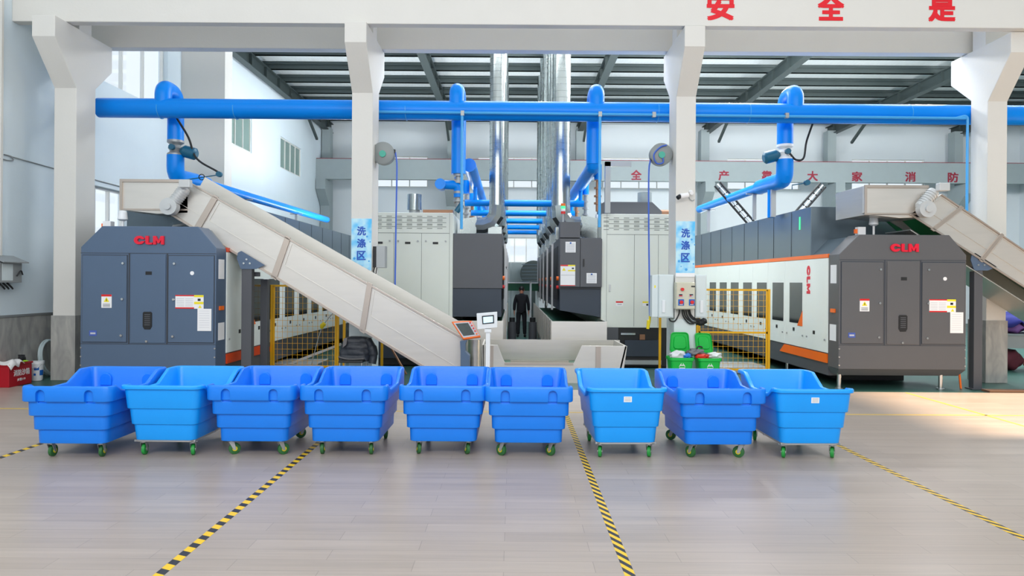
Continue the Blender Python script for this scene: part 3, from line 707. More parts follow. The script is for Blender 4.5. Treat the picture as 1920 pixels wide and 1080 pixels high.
    for xx in (x0 + 0.07, x0 + w - 0.38):
        for yy in (Y + 0.12, Y + 2.5):
            MB().cyl((xx, yy, 0.02), (xx, yy, 0.3), 0.035, seg=12).cyl((xx, yy, 0), (xx, yy, 0.022), 0.07, seg=12).build('foot', M['chrome'], t)
    # long body behind
    xs = x0 + w if side > 0 else x0; n = side
    bx0, bx1 = (x0 - 0.15, xs - 0.02) if side > 0 else (xs + 0.02, x0 + w + 0.15)
    box(bx0, bx1, Y + hood_dy, yend, 2.44, hood_z).build('upper_housing', M['housing'], t, smooth=0, bevel=0.01)
    k = Y + hood_dy + 0.95
    while k < yend:
        box(*sorted((xs - n * 0.021, xs - n * 0.014)), k, k + 0.012, 2.5, hood_z - 0.02).build('panel_seam', M['seam'], t, smooth=0); k += 1.0
    box(*sorted((xs - n * 0.3, xs - n * 0.008)), Y + 0.42, yend, 0.2, 0.62).build('skirt', M['dark_grey'], t, smooth=0)
    box(*sorted((xs - n * 1.9, xs - n * 0.6)), Y + hood_dy, yend, 0.0, 2.44).build('drum_casing', M['near_black'], t, smooth=0)
    e = Y + 0.42; kk = 0
    while e < yend - 0.3:
        f = min(e + (2.04 if kk == 0 else 1.0), yend)
        p = box(*sorted((xs - n * 0.25, xs + n * 0.012)), e + 0.004, f - 0.004, 0.62, 2.405).build('side_panel', M['white_panel'], t, smooth=0, bevel=0.006); ORG[p.name] = ORG[t.name]
        wa = e + (1.14 if kk == 0 else 0.07)
        box(*sorted((xs + n * 0.012, xs + n * 0.018)), wa, wa + 0.63, 1.10, 1.94).build('inspection_window', M['dark_glass'], p, smooth=0)
        for q in ((0.54, 1.51) if kk == 0 else (0.4,)):
            box(*sorted((xs + n * 0.012, xs + n * 0.02)), e + q, e + q + 0.08, 0.93, 1.0).build('latch', M['near_black'], p, smooth=0)
        kn = MB()
        for q in ((0.1, 0.9, 1.1, 1.9) if kk == 0 else (0.1, 0.88)): kn.cyl((xs + n * 0.012, e + q, 0.86), (xs + n * 0.03, e + q, 0.86), 0.018, seg=8)
        kn.build('knob', M['cast_grey'], p)
        e = f; kk += 1
    y1 = Y + 0.42
    box(*sorted((xs - n * 0.02, xs + n * 0.016)), y1, yend, 2.41, 2.485).build('upper_stripe', M['orange' if side < 0 else 'orange_dark'], t, smooth=0, label='orange stripe along the top of the flank')
    MB().prism([(y1 + 0.02, 0.43), (y1 + 2.3, 0.43), (y1 + 2.05, 0.60), (y1 + 0.02, 0.60)], 'x', *sorted((xs - n * 0.02, xs + n * 0.018))).build('lower_stripe', M['orange' if side < 0 else 'orange_dark'], t, smooth=0, label='orange stripe low on the flank')
    MB().prism([(y1 + 1.12, 1.05), (y1 + 1.36, 1.05), (y1 + 1.12, 1.36)], 'x', *sorted((xs + n * 0.012, xs + n * 0.02))).build('orange_corner', M['orange'], t, smooth=0, label='small orange triangle beside the first window')
    if side < 0: put_logo(MB(), (xs + n * 0.012, y1 + 0.84, 2.0), 0.56, 0.15, right=(0, 0, -1), up=(0, -1, 0), depth=0.008).build('side_logo', M['red_logo'], t, smooth=0, label='red letters CLM running down the white flank')
    mb = MB(); X = sorted((xs, xs + n * 0.004))
    mb.box(*X, Y + 0.1, Y + 0.33, 1.93, 2.27); mb.box(*X, Y + 0.1, Y + 0.35, 0.87, 1.17); mb.build('side_label', M['label_white'], t, smooth=0, label='white labels on the narrow end strip')
    box(*sorted((xs, xs + n * 0.02)), Y + 0.13, Y + 0.3, 1.39, 1.46).build('stop_switch', M['orange'], t, smooth=0, label='small orange switch on the narrow end strip')
    mb = MB().box(*sorted((xs - n * 0.021, xs - n * 0.012)), Y + hood_dy + 0.5, Y + hood_dy + 0.55, hood_z - 0.42, hood_z - 0.16); mb.build('status_lamp', M['lamp_green'], t, smooth=0, label='thin lit green lamp on the upper housing')
    return t
XLW = WX(151, 11.75, 560)
washer(XLW, 11.75, 1, 'tunnel washer end, bluish window light in its grey, red CLM letters, behind the leftmost carts', 3.33, 1.65, 26.5, 'panel_slate_and_bluelit')
XRW = WX(1573, 12.5, 560)
washer(XRW, 12.5, -1, 'grey tunnel washer with orange-striped white flank, in front of the far right column', 3.46, 1.25, 27.0, 'panel_grey')

# devices standing on the hoods
def lamp_unit(px, py0, py1, Y, lab):
    b = W(px, py1, Y); t = thing('signal_unit', lab, 'signal unit', (b.x, Y, b.z - 0.05)); h = WZ(py0, Y, px) - b.z
    MB().cyl((b.x, Y, b.z - 0.1), (b.x, Y, b.z + h * 0.5), 0.02, seg=10).build('stem', M['label_white'], t)
    mb = MB(); mb.tube([(b.x, Y, b.z + h * 0.42), (b.x, Y, b.z + h * 0.5), (b.x, Y, b.z + h * 0.9), (b.x, Y, b.z + h)], [0.045, 0.085, 0.07, 0.04], 16); mb.build('head', M['plastic_white'], t)
    mb = MB().cyl((b.x - 0.16, Y - 0.02, b.z - 0.06), (b.x + 0.12, Y - 0.02, b.z - 0.06), 0.012, seg=8).box(b.x - 0.32, b.x - 0.18, Y - 0.06, Y + 0.06, b.z - 0.08, b.z + 0.12); mb.build('valve_box', M['label_white'], t)
    box(b.x - 0.36, b.x - 0.32, Y - 0.03, Y + 0.03, b.z + 0.0, b.z + 0.08).build('solenoid', M['orange'], t, smooth=0)
    return t
lamp_unit(1638, 404, 438, 13.0, 'white signal unit with orange valve, on top of the right grey washer hood')
lamp_unit(230, 395, 428, 12.2, 'small white signal unit at the left end of the left washer top')
o = MB().tube([W(322, 431, 12.6), W(326, 424, 12.6), W(345, 421, 12.6), W(366, 424, 12.6), W(371, 431, 12.6)], 0.03, 10).build('ring_handle', M['cast_grey']); tag(o, 'low grey pipe loop on top of the left washer under the chute', 'pipe loop')

# ------------------------------------------------------------------ loading conveyors
def conveyor(name_label, Y, wid, top, bot, ribs, back_h, pan=0.0, post=None, green=False):
    """top, bot: pixel pairs (upper end, lower end) of the near side panel's top and bottom edge at distance Y"""
    a, b = W(*top[0], Y), W(*top[1], Y); c, d = W(*bot[0], Y), W(*bot[1], Y)
    t = thing('loading_conveyor', name_label, 'conveyor', (b.x, Y + wid / 2, min(d.z, b.z)))
    Y2 = Y + wid
    def L(u, v): return (a + (b - a) * u) * v + (c + (d - c) * u) * (1 - v)
    def quad(u0, u1, v0, v1): return [L(u0, v0), L(u1, v0), L(u1, v1), L(u0, v1)]
    p = MB().slab(quad(0, 1, 0, 1), (0, 0.04, 0)).build('side_panel', M['stainless_pale'], t, smooth=0, bevel=0.004); ORG[p.name] = ORG[t.name]
    us = [0.0] + ribs + [1.0]
    mb = MB()
    for i in range(len(us) - 1):
        u0, u1 = us[i] + 0.012, us[i + 1] - 0.012
        for q in ((u0, u1, 0.91, 0.93), (u0, u1, 0.36, 0.375), (u0, u0 + 0.004, 0.375, 0.91)): mb.slab(quad(*q), (0, -0.012, 0))
    mb.build('panel_edge', M['stainless_pale'], p, smooth=0)
    mb = MB()
    for u in ribs: mb.slab(quad(u - 0.012, u + 0.006, -0.06, 1.03), (0, -0.03, 0))
    mb.slab(quad(0, 1, -0.03, 0.03), (0, -0.03, 0)); mb.slab(quad(0, 1, 0.96, 1.0), (0, -0.03, 0))
    mb.build('rib', M['brushed_edge'], t, smooth=0, bevel=0.003)
    q = [v + Vector((0, wid - 0.04, 0)) for v in quad(0, 1, 0, 1)]; q[2] = q[2] + Vector((0, 0, back_h)); q[3] = q[3] + Vector((0, 0, back_h))
    MB().slab(q, (0, 0.04, 0)).build('back_guard', M['stainless_pale'], t, smooth=0)
    ye = Vector((0, 0.045, 0)); q = [L(0, 0.62) + ye, L(1, 0.62) + ye, L(1, 0.62) + Vector((0, wid - 0.045, 0)), L(0, 0.62) + Vector((0, wid - 0.045, 0))]
    MB().slab(q, (0, 0, -0.08)).build('belt', M['green_belt'], t, smooth=0, label='dark green belt')
    dz = Vector((0, 0, -pan)); q = [L(0.0, 0.02) + dz, L(1, 0.02) + dz, L(1, 0.02) + dz + Vector((0, wid, 0)), L(0, 0.02) + dz + Vector((0, wid, 0))]
    MB().slab(q, (0, 0, 0.02)).build('under_pan', M['stainless'], t, smooth=0)
    return t, L, Y2
# left conveyor
tl, Ll, _ = conveyor('long stainless conveyor slanting from the left machine top down to centre', 12.3, 0.72, [(352, 339), (872, 634)], [(312, 396), (872, 734)], [0.105, 0.365, 0.66], 0.17)
def chute(t, px0, px1, py0, py1, Y, dep, endw):
    """open-topped sheet-metal chute box"""
    a, b = W(px0, py0, Y), W(px1, py1, Y)
    x0, x1, z1, z0 = a.x, b.x, a.z, b.z
    p = MB().box(x0, x1, Y, Y + 0.03, z0, z1).box(x0, x1, Y + dep - 0.03, Y + dep, z0, z1).box(x0, x0 + 0.03, Y + 0.03, Y + dep - 0.03, z0, z1)
    p.prism([(x0, z0), (x0 + (x1 - x0) * 0.55, z0 - 0.07), (x1, z0 - 0.05), (x1, z0 + 0.02), (x0, z0 + 0.02)], 'y', Y, Y + dep)
    c = p.build('chute', M['stainless_pale'], t, smooth=0, bevel=0.004); ORG[c.name] = ORG[t.name]
    mb = MB().box(x0, x1, Y - 0.03, Y, z1 - 0.04, z1 + 0.01).box(x0, x0 + 0.045, Y - 0.03, Y, z0, z1 - 0.04).box(x0, x1, Y - 0.02, Y, z0 - 0.01, z0 + 0.02)
    mb.build('chute_rim', M['brushed_edge'], c, smooth=0); return c
chute(tl, 226, 352, 337, 394, 12.3, 0.72, 0)
def gearmotor(t, pa, pb, pc, Y):
    A, B, C = W(*pa, Y), W(*pb, Y), W(*pc, Y)
    y = Vector((0, 1, 0)); u = (B - A).normalized()
    mb = MB(); mb.tube([A, A + u * 0.03, B - u * 0.05, B], [0.085, 0.1, 0.1, 0.06], 18)
    for k in range(6): mb.cyl(A + (B - A) * (0.15 + 0.11 * k), A + (B - A) * (0.18 + 0.11 * k), 0.112, seg=18)
    g = mb.build('gear_motor', M['motor_grey'], t); ORG[g.name] = ORG[t.name]
    MB().cyl(C - y * 0.12, C + y * 0.02, 0.15, seg=22).cyl(C - y * 0.16, C - y * 0.12, 0.06, seg=16).build('gearbox', M['motor_grey'], g)
    box(A.x - 0.03, A.x + 0.16, Y - 0.2, Y - 0.08, A.z - 0.02, A.z + 0.12).build('terminal_box', M['motor_grey'], g, smooth=0, bevel=0.01)
gearmotor(tl, (348, 352), (322, 385), (321, 388), 12.16)
def support_frame(t, px0, px1, py0, Y, side, back=True):
    x0, x1, z1 = WX(px0, Y, py0), WX(px1, Y, py0), WZ(py0, Y, (px0 + px1) / 2)
    mb = MB().box(x0, x1, Y, Y + 0.14, 0, z1); mb.box(x0 - 0.05, x1 + 0.05, Y - 0.04, Y + 0.18, 0, 0.02)
    if back:
        mb.box(x0 + 0.11, x0 + 0.24, Y + 0.62, Y + 0.76, 0, z1 - 0.25); mb.box(x0, x0 + 0.24, Y + 0.2, Y + 0.26, 1.98, 2.06)
    p = mb.build('support_post', M['dark_grey'], t, smooth=0, bevel=0.006); ORG[p.name] = ORG[t.name]
    mb = MB(); s = side
    mb.prism([(x0 - 0.01, z1 - 0.07), (x1 + 0.08, z1 - 0.07), (x1 + 0.24, z1 + 0.0), (x0 - 0.0, z1 + 0.25), (x0 - 0.06, z1 + 0.22), (x0 - 0.08, z1 + 0.12)], 'y', Y - 0.02, Y)
    mb.build('bracket', M['panel_slate_and_bluelit'], p, smooth=0)
    mb = MB()
    for dx, dz in ((0.1, 0.1), (0.05, 0.03), (0.16, 0.03)): mb.cyl((x0 + dx, Y - 0.04, z1 + dz), (x0 + dx, Y - 0.02, z1 + dz), 0.018, seg=8)
    mb.build('bolt', M['chrome'], p)
support_frame(tl, 453, 472, 497, 12.25, 1)
# right conveyor
tr, Lr, _ = conveyor('stainless conveyor running off the right edge above the grey washer', 12.6, 0.85, [(1765, 364), (2080, 577)], [(1706, 402), (2080, 640)], [0.12, 0.36, 0.7], 0.1, 0.30)
c = chute(tr, 1620, 1740, 348, 402, 12.6, 0.85, 0)
q = [W(1567, 363, 13.35), W(1621, 349, 12.6), W(1621, 403, 12.6), W(1567, 413, 13.35)]
MB().slab(q, (0.02, 0.02, 0)).build('chute_end', M['stainless'], c, smooth=0)
q = [W(1621, 403, 12.6), W(1567, 413, 13.35), W(1660, 405, 13.4), W(1715, 403, 12.6)]
MB().slab(q, (0, 0, 0.02)).build('chute_floor', M['stainless'], c, smooth=0)
gearmotor(tr, (1752, 358), (1722, 392), (1733, 393), 12.44)
support_frame(tr, 1827, 1843, 500, 12.62, 1, False)
MB().slab([W(1648, 403, 13.5), W(1716, 403, 13.3), W(1778, 446, 13.3), W(1700, 448, 13.5)], (0, 0.03, 0)).build('return_belt', M['green_bright'], tr, smooth=0, label='green return belt under the chute')

# ------------------------------------------------------------------ dryers along the aisle
def dryer(s, Y, k, label, first):
    xa, xd, xw = (1.04, 1.985, 3.75) if s > 0 else (-0.24, -1.36, -3.05)
    Yb = Y + 2.45; t = thing('tumble_dryer', label, 'tumble dryer', ((xa + xw) / 2, (Y + Yb) / 2, 0), 'tumble dryers right of the aisle' if s > 0 else 'tumble dryers left of the aisle')
    def bx(a, b, y0, y1, z0, z1): return box(min(a, b), max(a, b), y0, y1, z0, z1)
    bx(xd, xw, Y, Yb, 0.9, 3.46).build('white_casing', M['cream_panel'], t, smooth=0, bevel=0.012)
    bx(xd, xw, Y + 0.05, Yb, 0.02, 0.9).build('base_frame', M['near_black'], t, smooth=0)
    bx(xa, xd, Y + 0.02, Yb, 1.76, 3.0 if s < 0 else 2.92).build('drum_housing', M['dark_grey'], t, smooth=0, bevel=0.01)
    a, b = min(xa, xd), max(xa, xd)
    if s < 0: bx(xa - 0.02, xd, Y + 0.05, Yb, 1.12, 1.76).build('discharge_hood', M['navy_grey'], t, smooth=0)
    else: MB().prism([(a + 0.02, 1.76), (a + 0.02, 1.28), (b, 1.13), (b, 1.76)], 'y', Y + 0.05, Yb).build('discharge_hood', M['navy_grey'], t, smooth=0)
    # aisle-side door face
    n = 1 if s < 0 else -1
    bx(xa, xa + n * 0.012, Y + 0.5, Yb - 0.3, 1.5, 2.75).build('loading_door', M['near_black'], t, smooth=0)
    bx(xa, xa + n * 0.05, Yb - 0.1, Yb - 0.06, 1.2, 2.9).build('trim_strip', M['zinc'], t, smooth=0)
    MB().cyl((xa, Y + 0.25, 2.0), (xa + n * 0.05, Y + 0.25, 2.0), 0.05, seg=14).build('lamp_button', M['orange'], t, label='orange lamp button on the aisle side')
    MB().cyl((xa, Y + 0.25, 1.8), (xa + n * 0.05, Y + 0.25, 1.8), 0.04, seg=14).build('stop_button', M['red_button'], t, label='red stop button on the aisle side')
    if not first: return t
    if s > 0:
        fz = lambda py: WZ(py, Y, 1090)
        xm = WX(1086.5, Y)
        c = bx(xa, xm, Y - 0.12, Y + 0.02, fz(538), fz(448)).build('control_cabinet', M['dark_grey'], t, smooth=0, bevel=0.006); ORG[c.name] = ORG[t.name]
        bx(xa, xm, Y - 0.12, Y + 0.3, fz(446.5), fz(417)).build('cabinet_top', M['dark_grey'], t, smooth=0, bevel=0.006)
        c2 = bx(xm + 0.006, xd, Y - 0.12, Y + 0.02, fz(538), fz(448)).build('control_cabinet', M['dark_grey'], t, smooth=0, bevel=0.006); ORG[c2.name] = ORG[t.name]
        for q, (l, r, u, d) in ((c, (1059, 1078, 454, 474)), (c2, (1098.5, 1117.5, 512, 531))):
            mb = MB().box(WX(l, Y), WX(r, Y), Y - 0.135, Y - 0.12, fz(d), fz(u)); mb.mi = 1
            for j in range(6): mb.box(WX(l + 2, Y), WX(r - 2, Y), Y - 0.137, Y - 0.135, fz(d - 2 - j * 2.6), fz(d - 3 - j * 2.6))
            mb.mi = 2; mb.box(WX((l + r) / 2 - 1.5, Y), WX((l + r) / 2 + 1.5, Y), Y - 0.137, Y - 0.135, fz(u + 4), fz(u + 1))
            mb.build('vent_filter', [M['label_white'], M['label_grey'], M['button_blue']], q, smooth=0, label='white square vent filter')
        mb = MB().box(WX(1050, Y), WX(1077.5, Y), Y - 0.126, Y - 0.12, fz(536), fz(497)); mb.mi = 1; mb.box(WX(1050, Y), WX(1064, Y), Y - 0.128, Y - 0.126, fz(499.5), fz(497)); mb.box(WX(1050, Y), WX(1077.5, Y), Y - 0.128, Y - 0.126, fz(536), fz(534.7))
        mb.mi = 2; mb.box(WX(1064, Y), WX(1077.5, Y), Y - 0.128, Y - 0.126, fz(499.5), fz(497)); mb.box(WX(1064, Y), WX(1077.5, Y), Y - 0.128, Y - 0.126, fz(509), fz(506.5)); mb.prism([(WX(1053, Y), fz(508)), (WX(1060, Y), fz(508)), (WX(1056.5, Y), fz(502))], 'y', Y - 0.128, Y - 0.126)
        mb.mi = 3; mb.box(WX(1051, Y), WX(1077, Y), Y - 0.128, Y - 0.126, fz(516.4), fz(516)); mb.box(WX(1071, Y), WX(1075, Y), Y - 0.128, Y - 0.126, fz(505), fz(502))
        mb.build('safety_notice', [M['label_white'], M['red_button'], M['label_yellow'], M['navy_grey']], c, smooth=0)
        MB().box(WX(1093, Y) - 0.015, WX(1093, Y) + 0.015, Y - 0.15, Y - 0.12, fz(500), fz(486)).build('handle', M['near_black'], c2, smooth=0)
    # white front: vent slots, doors, handles
    def pxs(v): return WX(v, Y)
    if s > 0:
        e0, e1 = 1137, 1255; seams = (1189, 1234); row = (412, 420, 428); r0, nrec = 1150, 6; bot = 612; topband = 440
    else:
        e0, e1 = 706, 842; seams = (738, 790); row = (408.5, 417, 425); r0, nrec = 724, 6; bot = 612; topband = 437
    mb = MB(); Z = lambda py: WZ(py, Y, (e0 + e1) / 2)
    for r in row:
        mb.box(pxs(e0 + 3), pxs(e1 - 6), Y - 0.004, Y + 0.002, Z(r) - 0.005, Z(r) + 0.005)
        for j in range(-1, nrec):
            x = r0 + j * 19
            for dz in (-3, 3): mb.box(pxs(x), pxs(x + 10), Y - 0.006, Y + 0.002, Z(r + dz) - 0.006, Z(r + dz) + 0.006)
    mb.build('vent_slots', M['slot_grey'], t, smooth=0)
    mb = MB().box(pxs(e0), pxs(e1), Y - 0.003, Y + 0.002, Z(topband) - 0.005, Z(topband) + 0.005)
    for q in seams: mb.box(pxs(q) - 0.004, pxs(q) + 0.004, Y - 0.003, Y + 0.002, Z(bot), Z(topband))
    mb.box(pxs(e0), pxs(e0) + 0.006, Y - 0.003, Y + 0.002, Z(bot), Z(topband - 40)); mb.box(pxs(e1), pxs(e1) + 0.006, Y - 0.003, Y + 0.002, Z(bot), Z(topband - 40))
    mb.build('door_seam', M['slot_grey'], t, smooth=0)
    if s < 0:
        for px in (712, 764, 816):
            box(pxs(px - 5), pxs(px + 5), Y - 0.012, Y, Z(457.5), Z(453.5)).build('slot_handle', M['near_black'], t, smooth=0)
        mb = MB()
        for px in (730, 746, 783, 798, 835): mb.cyl((pxs(px), Y - 0.03, Z(452)), (pxs(px), Y, Z(452)), 0.02, seg=10)
        mb.build('door_knob', M['cast_grey'], t)
        box(pxs(806), pxs(816), Y - 0.012, Y, Z(596), Z(591)).build('drain_slot', M['near_black'], t, smooth=0)
        box(xw - 0.02, xd, Y - 0.02, Y + 0.06, 0.18, 0.55).build('base_panel', M['navy_grey'], t, smooth=0)
    else:
        box(pxs(1142), pxs(1145), Y - 0.02, Y, Z(547), Z(534)).build('handle', M['zinc'], t, smooth=0, bevel=0.004)
        mb = MB().box(pxs(1155), pxs(1168.5), Y - 0.004, Y, Z(574), Z(565)); mb.mi = 1; mb.box(pxs(1155), pxs(1168.5), Y - 0.006, Y - 0.004, Z(568), Z(565)); mb.mi = 2; mb.box(pxs(1158), pxs(1166), Y - 0.006, Y - 0.004, Z(572), Z(570))
        mb.build('small_label', [M['label_white'], M['red_button'], M['label_grey']], t, smooth=0)
        mb = MB().box(pxs(1205), pxs(1218), Y - 0.004, Y, Z(574), Z(565)); mb.mi = 1; mb.box(pxs(1205), pxs(1218), Y - 0.006, Y - 0.004, Z(568), Z(565)); mb.mi = 2; mb.box(pxs(1212), pxs(1217), Y - 0.006, Y - 0.004, Z(573), Z(569.5))
        mb.build('small_label', [M['label_white'], M['label_yellow'], M['near_black']], t, smooth=0)
        box(pxs(1137), pxs(1160), Y, Y + 0.05, Z(638), 0.9).build('base_panel', M['dark_grey'], t, smooth=0)
        box(pxs(1172), pxs(1240), Y - 0.02, Y + 0.05, Z(668), Z(638)).build('base_panel', M['navy_grey'], t, smooth=0)
        box(pxs(1165), pxs(1192), Y + 0.0, Y + 0.04, Z(628), Z(624.5)).build('motor_bar', M['chrome'], t, smooth=0)
        box(pxs(1200), pxs(1210), Y - 0.01, Y + 0.04, Z(637), Z(627)).build('motor_block', M['brown_pipe'], t, smooth=0)
        box(pxs(1160), pxs(1240), Y - 0.06, Y + 0.05, Z(683), Z(675)).build('foot_rail', M['zinc'], t, smooth=0)
    return t
NTH = ['second', 'third', 'fourth', 'farthest']
for s, sd in ((1, 'right'), (-1, 'left')):
    for k in range(5):
        lab = ('pale dryer with grey control cabinet and white notice, right of the aisle' if s > 0 else 'pale dryer with three door slots and plain grey drum housing, left of the aisle') if k == 0 else '%s dryer back in the row on the %s side of the aisle' % (NTH[k - 1], sd)
        dryer(s, 15.5 + 2.6 * k, k, lab, k == 0)

# exhaust ducts
for s, sd, xc, r in ((1, 'right', 1.126, 0.225), (-1, 'left', -0.40, 0.185)):
    for k in range(5):
        Y = 16.5 + 2.6 * k
        lab = ('nearest' if k == 0 else NTH[k - 1]) + ' shiny galvanised duct rising from the %s row of dryers' % sd
        t = thing('exhaust_duct', lab, 'duct', (xc, Y, 3.0), 'galvanised exhaust ducts')
        mb = MB(); zz = 3.72; mb.tube([(xc, Y, zz), (xc, Y, 9.94)], r, 28)
        p = mb.build('riser', M['galv'], t); ORG[p.name] = ORG[t.name]
        sm = MB(); z = zz + 0.1
        while z < 9.9: sm.tube([(xc, Y, z), (xc, Y, z + 0.012)], r + 0.006, 28, False); z += 0.155
        sm.build('seam_rings', M['galv'], p)
        el = MB(); pts = [(xc, Y, zz + 0.02), (xc + s * 0.015, Y, 3.5), (xc + s * 0.13, Y, 3.33), (xc + s * 0.32, Y, 3.26), (xc + s * 0.5, Y, 3.26)]
        el.tube(pts, [r + 0.012, r + 0.014, r + 0.016, r + 0.014, r + 0.01], 10)
        el.build('elbow', M['galv'], t, smooth=20)
        x1, x2 = xc + s * 0.48, xc + s * 0.85
        h1, h2 = r * 1.05, r * 1.5
        lo = [[(x1, Y - h1 * 0.9, 3.26 - h1), (x1, Y + h1 * 0.9, 3.26 - h1), (x1, Y + h1 * 0.9, 3.26 + h1), (x1, Y - h1 * 0.9, 3.26 + h1)], [(x2, Y - h2, 3.22 - h2), (x2, Y + h2, 3.22 - h2), (x2, Y + h2, 3.22 + h2 * 0.6), (x2, Y - h2, 3.22 + h2 * 0.6)]]
        MB().loft(lo).build('transition', M['galv'], t, smooth=0)
        if s > 0 and k == 0:
            MB().cyl((x2, Y - 0.02, 3.28), (x2 + 0.26, Y - 0.02, 3.28), 0.27, 0.2, 26).build('fan_inlet', M['label_white'], t)
        mb = MB().box(min(xc - 0.12 * s, xc + 0.2 * s), max(xc - 0.12 * s, xc + 0.2 * s), Y - 0.16, Y + 0.16, 3.005 if s < 0 else 2.925, 3.22); mb.build('duct_box', M['galv'], t, smooth=0)

# things on dryer tops
t = thing('exhaust_can', 'short metal exhaust can on top of the left pale dryer', 'exhaust can', (WX(776, 16.4), 16.4, 3.46))
MB().cyl((WX(776, 16.4), 16.4, 3.6), (WX(776, 16.4), 16.4, WZ(366, 16.4)), 0.17, seg=22).build('drum', M['galv'], t); MB().cyl((WX(776, 16.4), 16.4, 3.46), (WX(776, 16.4), 16.4, 3.62), 0.13, seg=16).build('neck', M['cast_grey'], t)
o = box(WX(792, 16.2), WX(848, 16.2), 16.2, 16.5, 3.46, 3.60).build('cable_tray', M['brown_pipe'], smooth=0); tag(o, 'low brownish tray on the left pale dryer, right of the exhaust can', 'tray')
t = thing('air_duct', 'dark grey sheet duct lying on top of the right pale dryer', 'air duct', (2.6, 16.3, 3.46))
Yd = 16.2; X0, X1, X2 = WX(1123, Yd), WX(1222, Yd), WX(1240, Yd); zA, zB = WZ(400, Yd, 1180), WZ(378.5, Yd, 1180)
MB().prism([(X0, zA - 0.06), (X2, zA - 0.06), (X2, zA + 0.06), (X1, zB), (X0 + 0.12, zB), (X0 + 0.03, zB - 0.05), (X0, zB - 0.14)], 'y', Yd, Yd + 0.5).build('duct_body', M['dark_grey'], t, smooth=0, bevel=0.01)
MB().cyl((WX(1207, 16.5), Yd + 0.25, zB - 0.05), (WX(1207, 16.5), Yd + 0.25, WZ(362, 16.5, 1200)), 0.17, seg=22).build('outlet', M['beam_grey'], t)
MB().cyl((X2 - 0.03, Yd + 0.2, zA + 0.02), (X2 + 0.3, Yd + 0.2, zA + 0.02), 0.09, seg=16).build('outlet_pipe', M['brown_pipe'], t)
t = thing('stack_light', 'tiny stack light with green and red tiers on the right dryer cabinet', 'stack light', (WX(1055, 15.6), 15.6, WZ(417, 15.6)))
b = ORG[t.name]; MB().cyl(b, b + Vector((0, 0, 0.22)), 0.02, seg=8).build('pole', M['zinc'], t)
for q, m in enumerate(('red_button', 'label_white', 'lamp_green', 'orange')): MB().cyl(b + Vector((0, 0, 0.2 + q * 0.06)), b + Vector((0, 0, 0.255 + q * 0.06)), 0.05, seg=14).build('light_tier', M[m], t)

# belts beside the aisle, cross belt, rails
def trough_belt(x0, x1, lab):
    t = thing('belt_conveyor', lab, 'conveyor', ((x0 + x1) / 2, 20.6, 0)); Y0, Y1, z = 14.3, 27.0, 1.10
    box(x0, x1, Y0, Y0 + 0.03, 0.12, z).build('front_plate', M['stainless_pale'], t, smooth=0, bevel=0.004)
    mb = MB().box(x0, x0 + 0.03, Y0 + 0.03, Y1, 0.35, z).box(x1 - 0.03, x1, Y0 + 0.03, Y1, 0.35, z); mb.build('side_plate', M['stainless'], t, smooth=0)
    for k in range(18):
        for xx in (x0 - 0.012, x1): box(xx, xx + 0.012, Y0 + 0.1 + k * 0.7, Y0 + 0.14 + k * 0.7, 0.3, z).build('rib', M['stainless'], t, smooth=0)
    box(x0 + 0.04, x1 - 0.04, Y0 + 0.05, Y1, 0.86, 0.9).build('belt', M['green_belt'], t, smooth=0, label='dark green belt')
    for k in range(5):
        for x in (x0 + 0.05, x1 - 0.11): box(x, x + 0.06, Y0 + 0.2 + k * 3, Y0 + 0.26 + k * 3, 0, 0.35).build('leg', M['stainless'], t, smooth=0)
    return t
trough_belt(0.80, 1.96, 'stainless-sided green belt conveyor right of the aisle, before the control cabinet')
trough_belt(-1.36, -0.20, 'stainless-sided green belt conveyor left of the aisle, behind the white display stand')
t = thing('cross_conveyor', 'green cross conveyor high at the far end of the aisle behind the person', 'conveyor', (0.3, 28, 0))
box(-1.2, 1.6, 28, 28.8, 1.55, 1.86).build('belt_side', M['green_belt'], t, smooth=0); box(-1.2, 1.6, 27.97, 28.0, 1.85, 1.9).build('edge_rail', M['plastic_white'], t, smooth=0)
for x in (-0.9, 1.3): box(x, x + 0.1, 28.1, 28.2, 0, 1.55).build('leg', M['zinc'], t, smooth=0)
for x0, py0, sd in ((WX(948.5, 19.5), 500, 'left'), (WX(995.5, 25.5), 527, 'right')):
    Y = 19.5 if sd == 'left' else 25.5
    t = thing('guard_rail', 'white guard rail standing on the %s side of the aisle' % sd, 'guard rail', (x0, Y, 0)); zt = WZ(py0, Y)
    for q in range(2): box(x0 - 0.025, x0 + 0.025, Y + q * 1.0, Y + q * 1.0 + 0.05, 0.0, zt).build('post', M['plastic_white'], t, smooth=0)
    box(x0 - 0.03, x0 + 0.03, Y, Y + 1.05, zt - 0.06, zt).build('top_rail', M['plastic_white'], t, smooth=0)
t = thing('partition_cabinet', 'grey-green cabinet partition at the end of the aisle under the bright window', 'cabinet', (0.3, 33, 0))
for a, b in ((-0.45, -0.12), (-0.1, 0.42), (0.44, 1.25)): box(a, b, 33.2, 33.6, 0, 2.84).build('cabinet_panel', M['beam_grey'], t, smooth=0)
t = thing('fan_housing', 'dark round fan housing in front of the grey partition, right of the person', 'fan', (0.95, 32.4, 1.9))
mb = MB().tube([(0.95, 32.2, 2.3), (0.95, 32.5, 2.3)], 0.62, 28); mb.build('drum', M['steel_dark'], t)
mb = MB()
for k in range(6): mb.box(0.4, 1.5, 32.17, 32.19, 1.9 + k * 0.16, 1.94 + k * 0.16)
mb.build('grille_bar', M['housing'], t, smooth=0); box(0.85, 1.05, 32.25, 32.45, 0, 1.75).build('stand', M['steel_dark'], t, smooth=0)
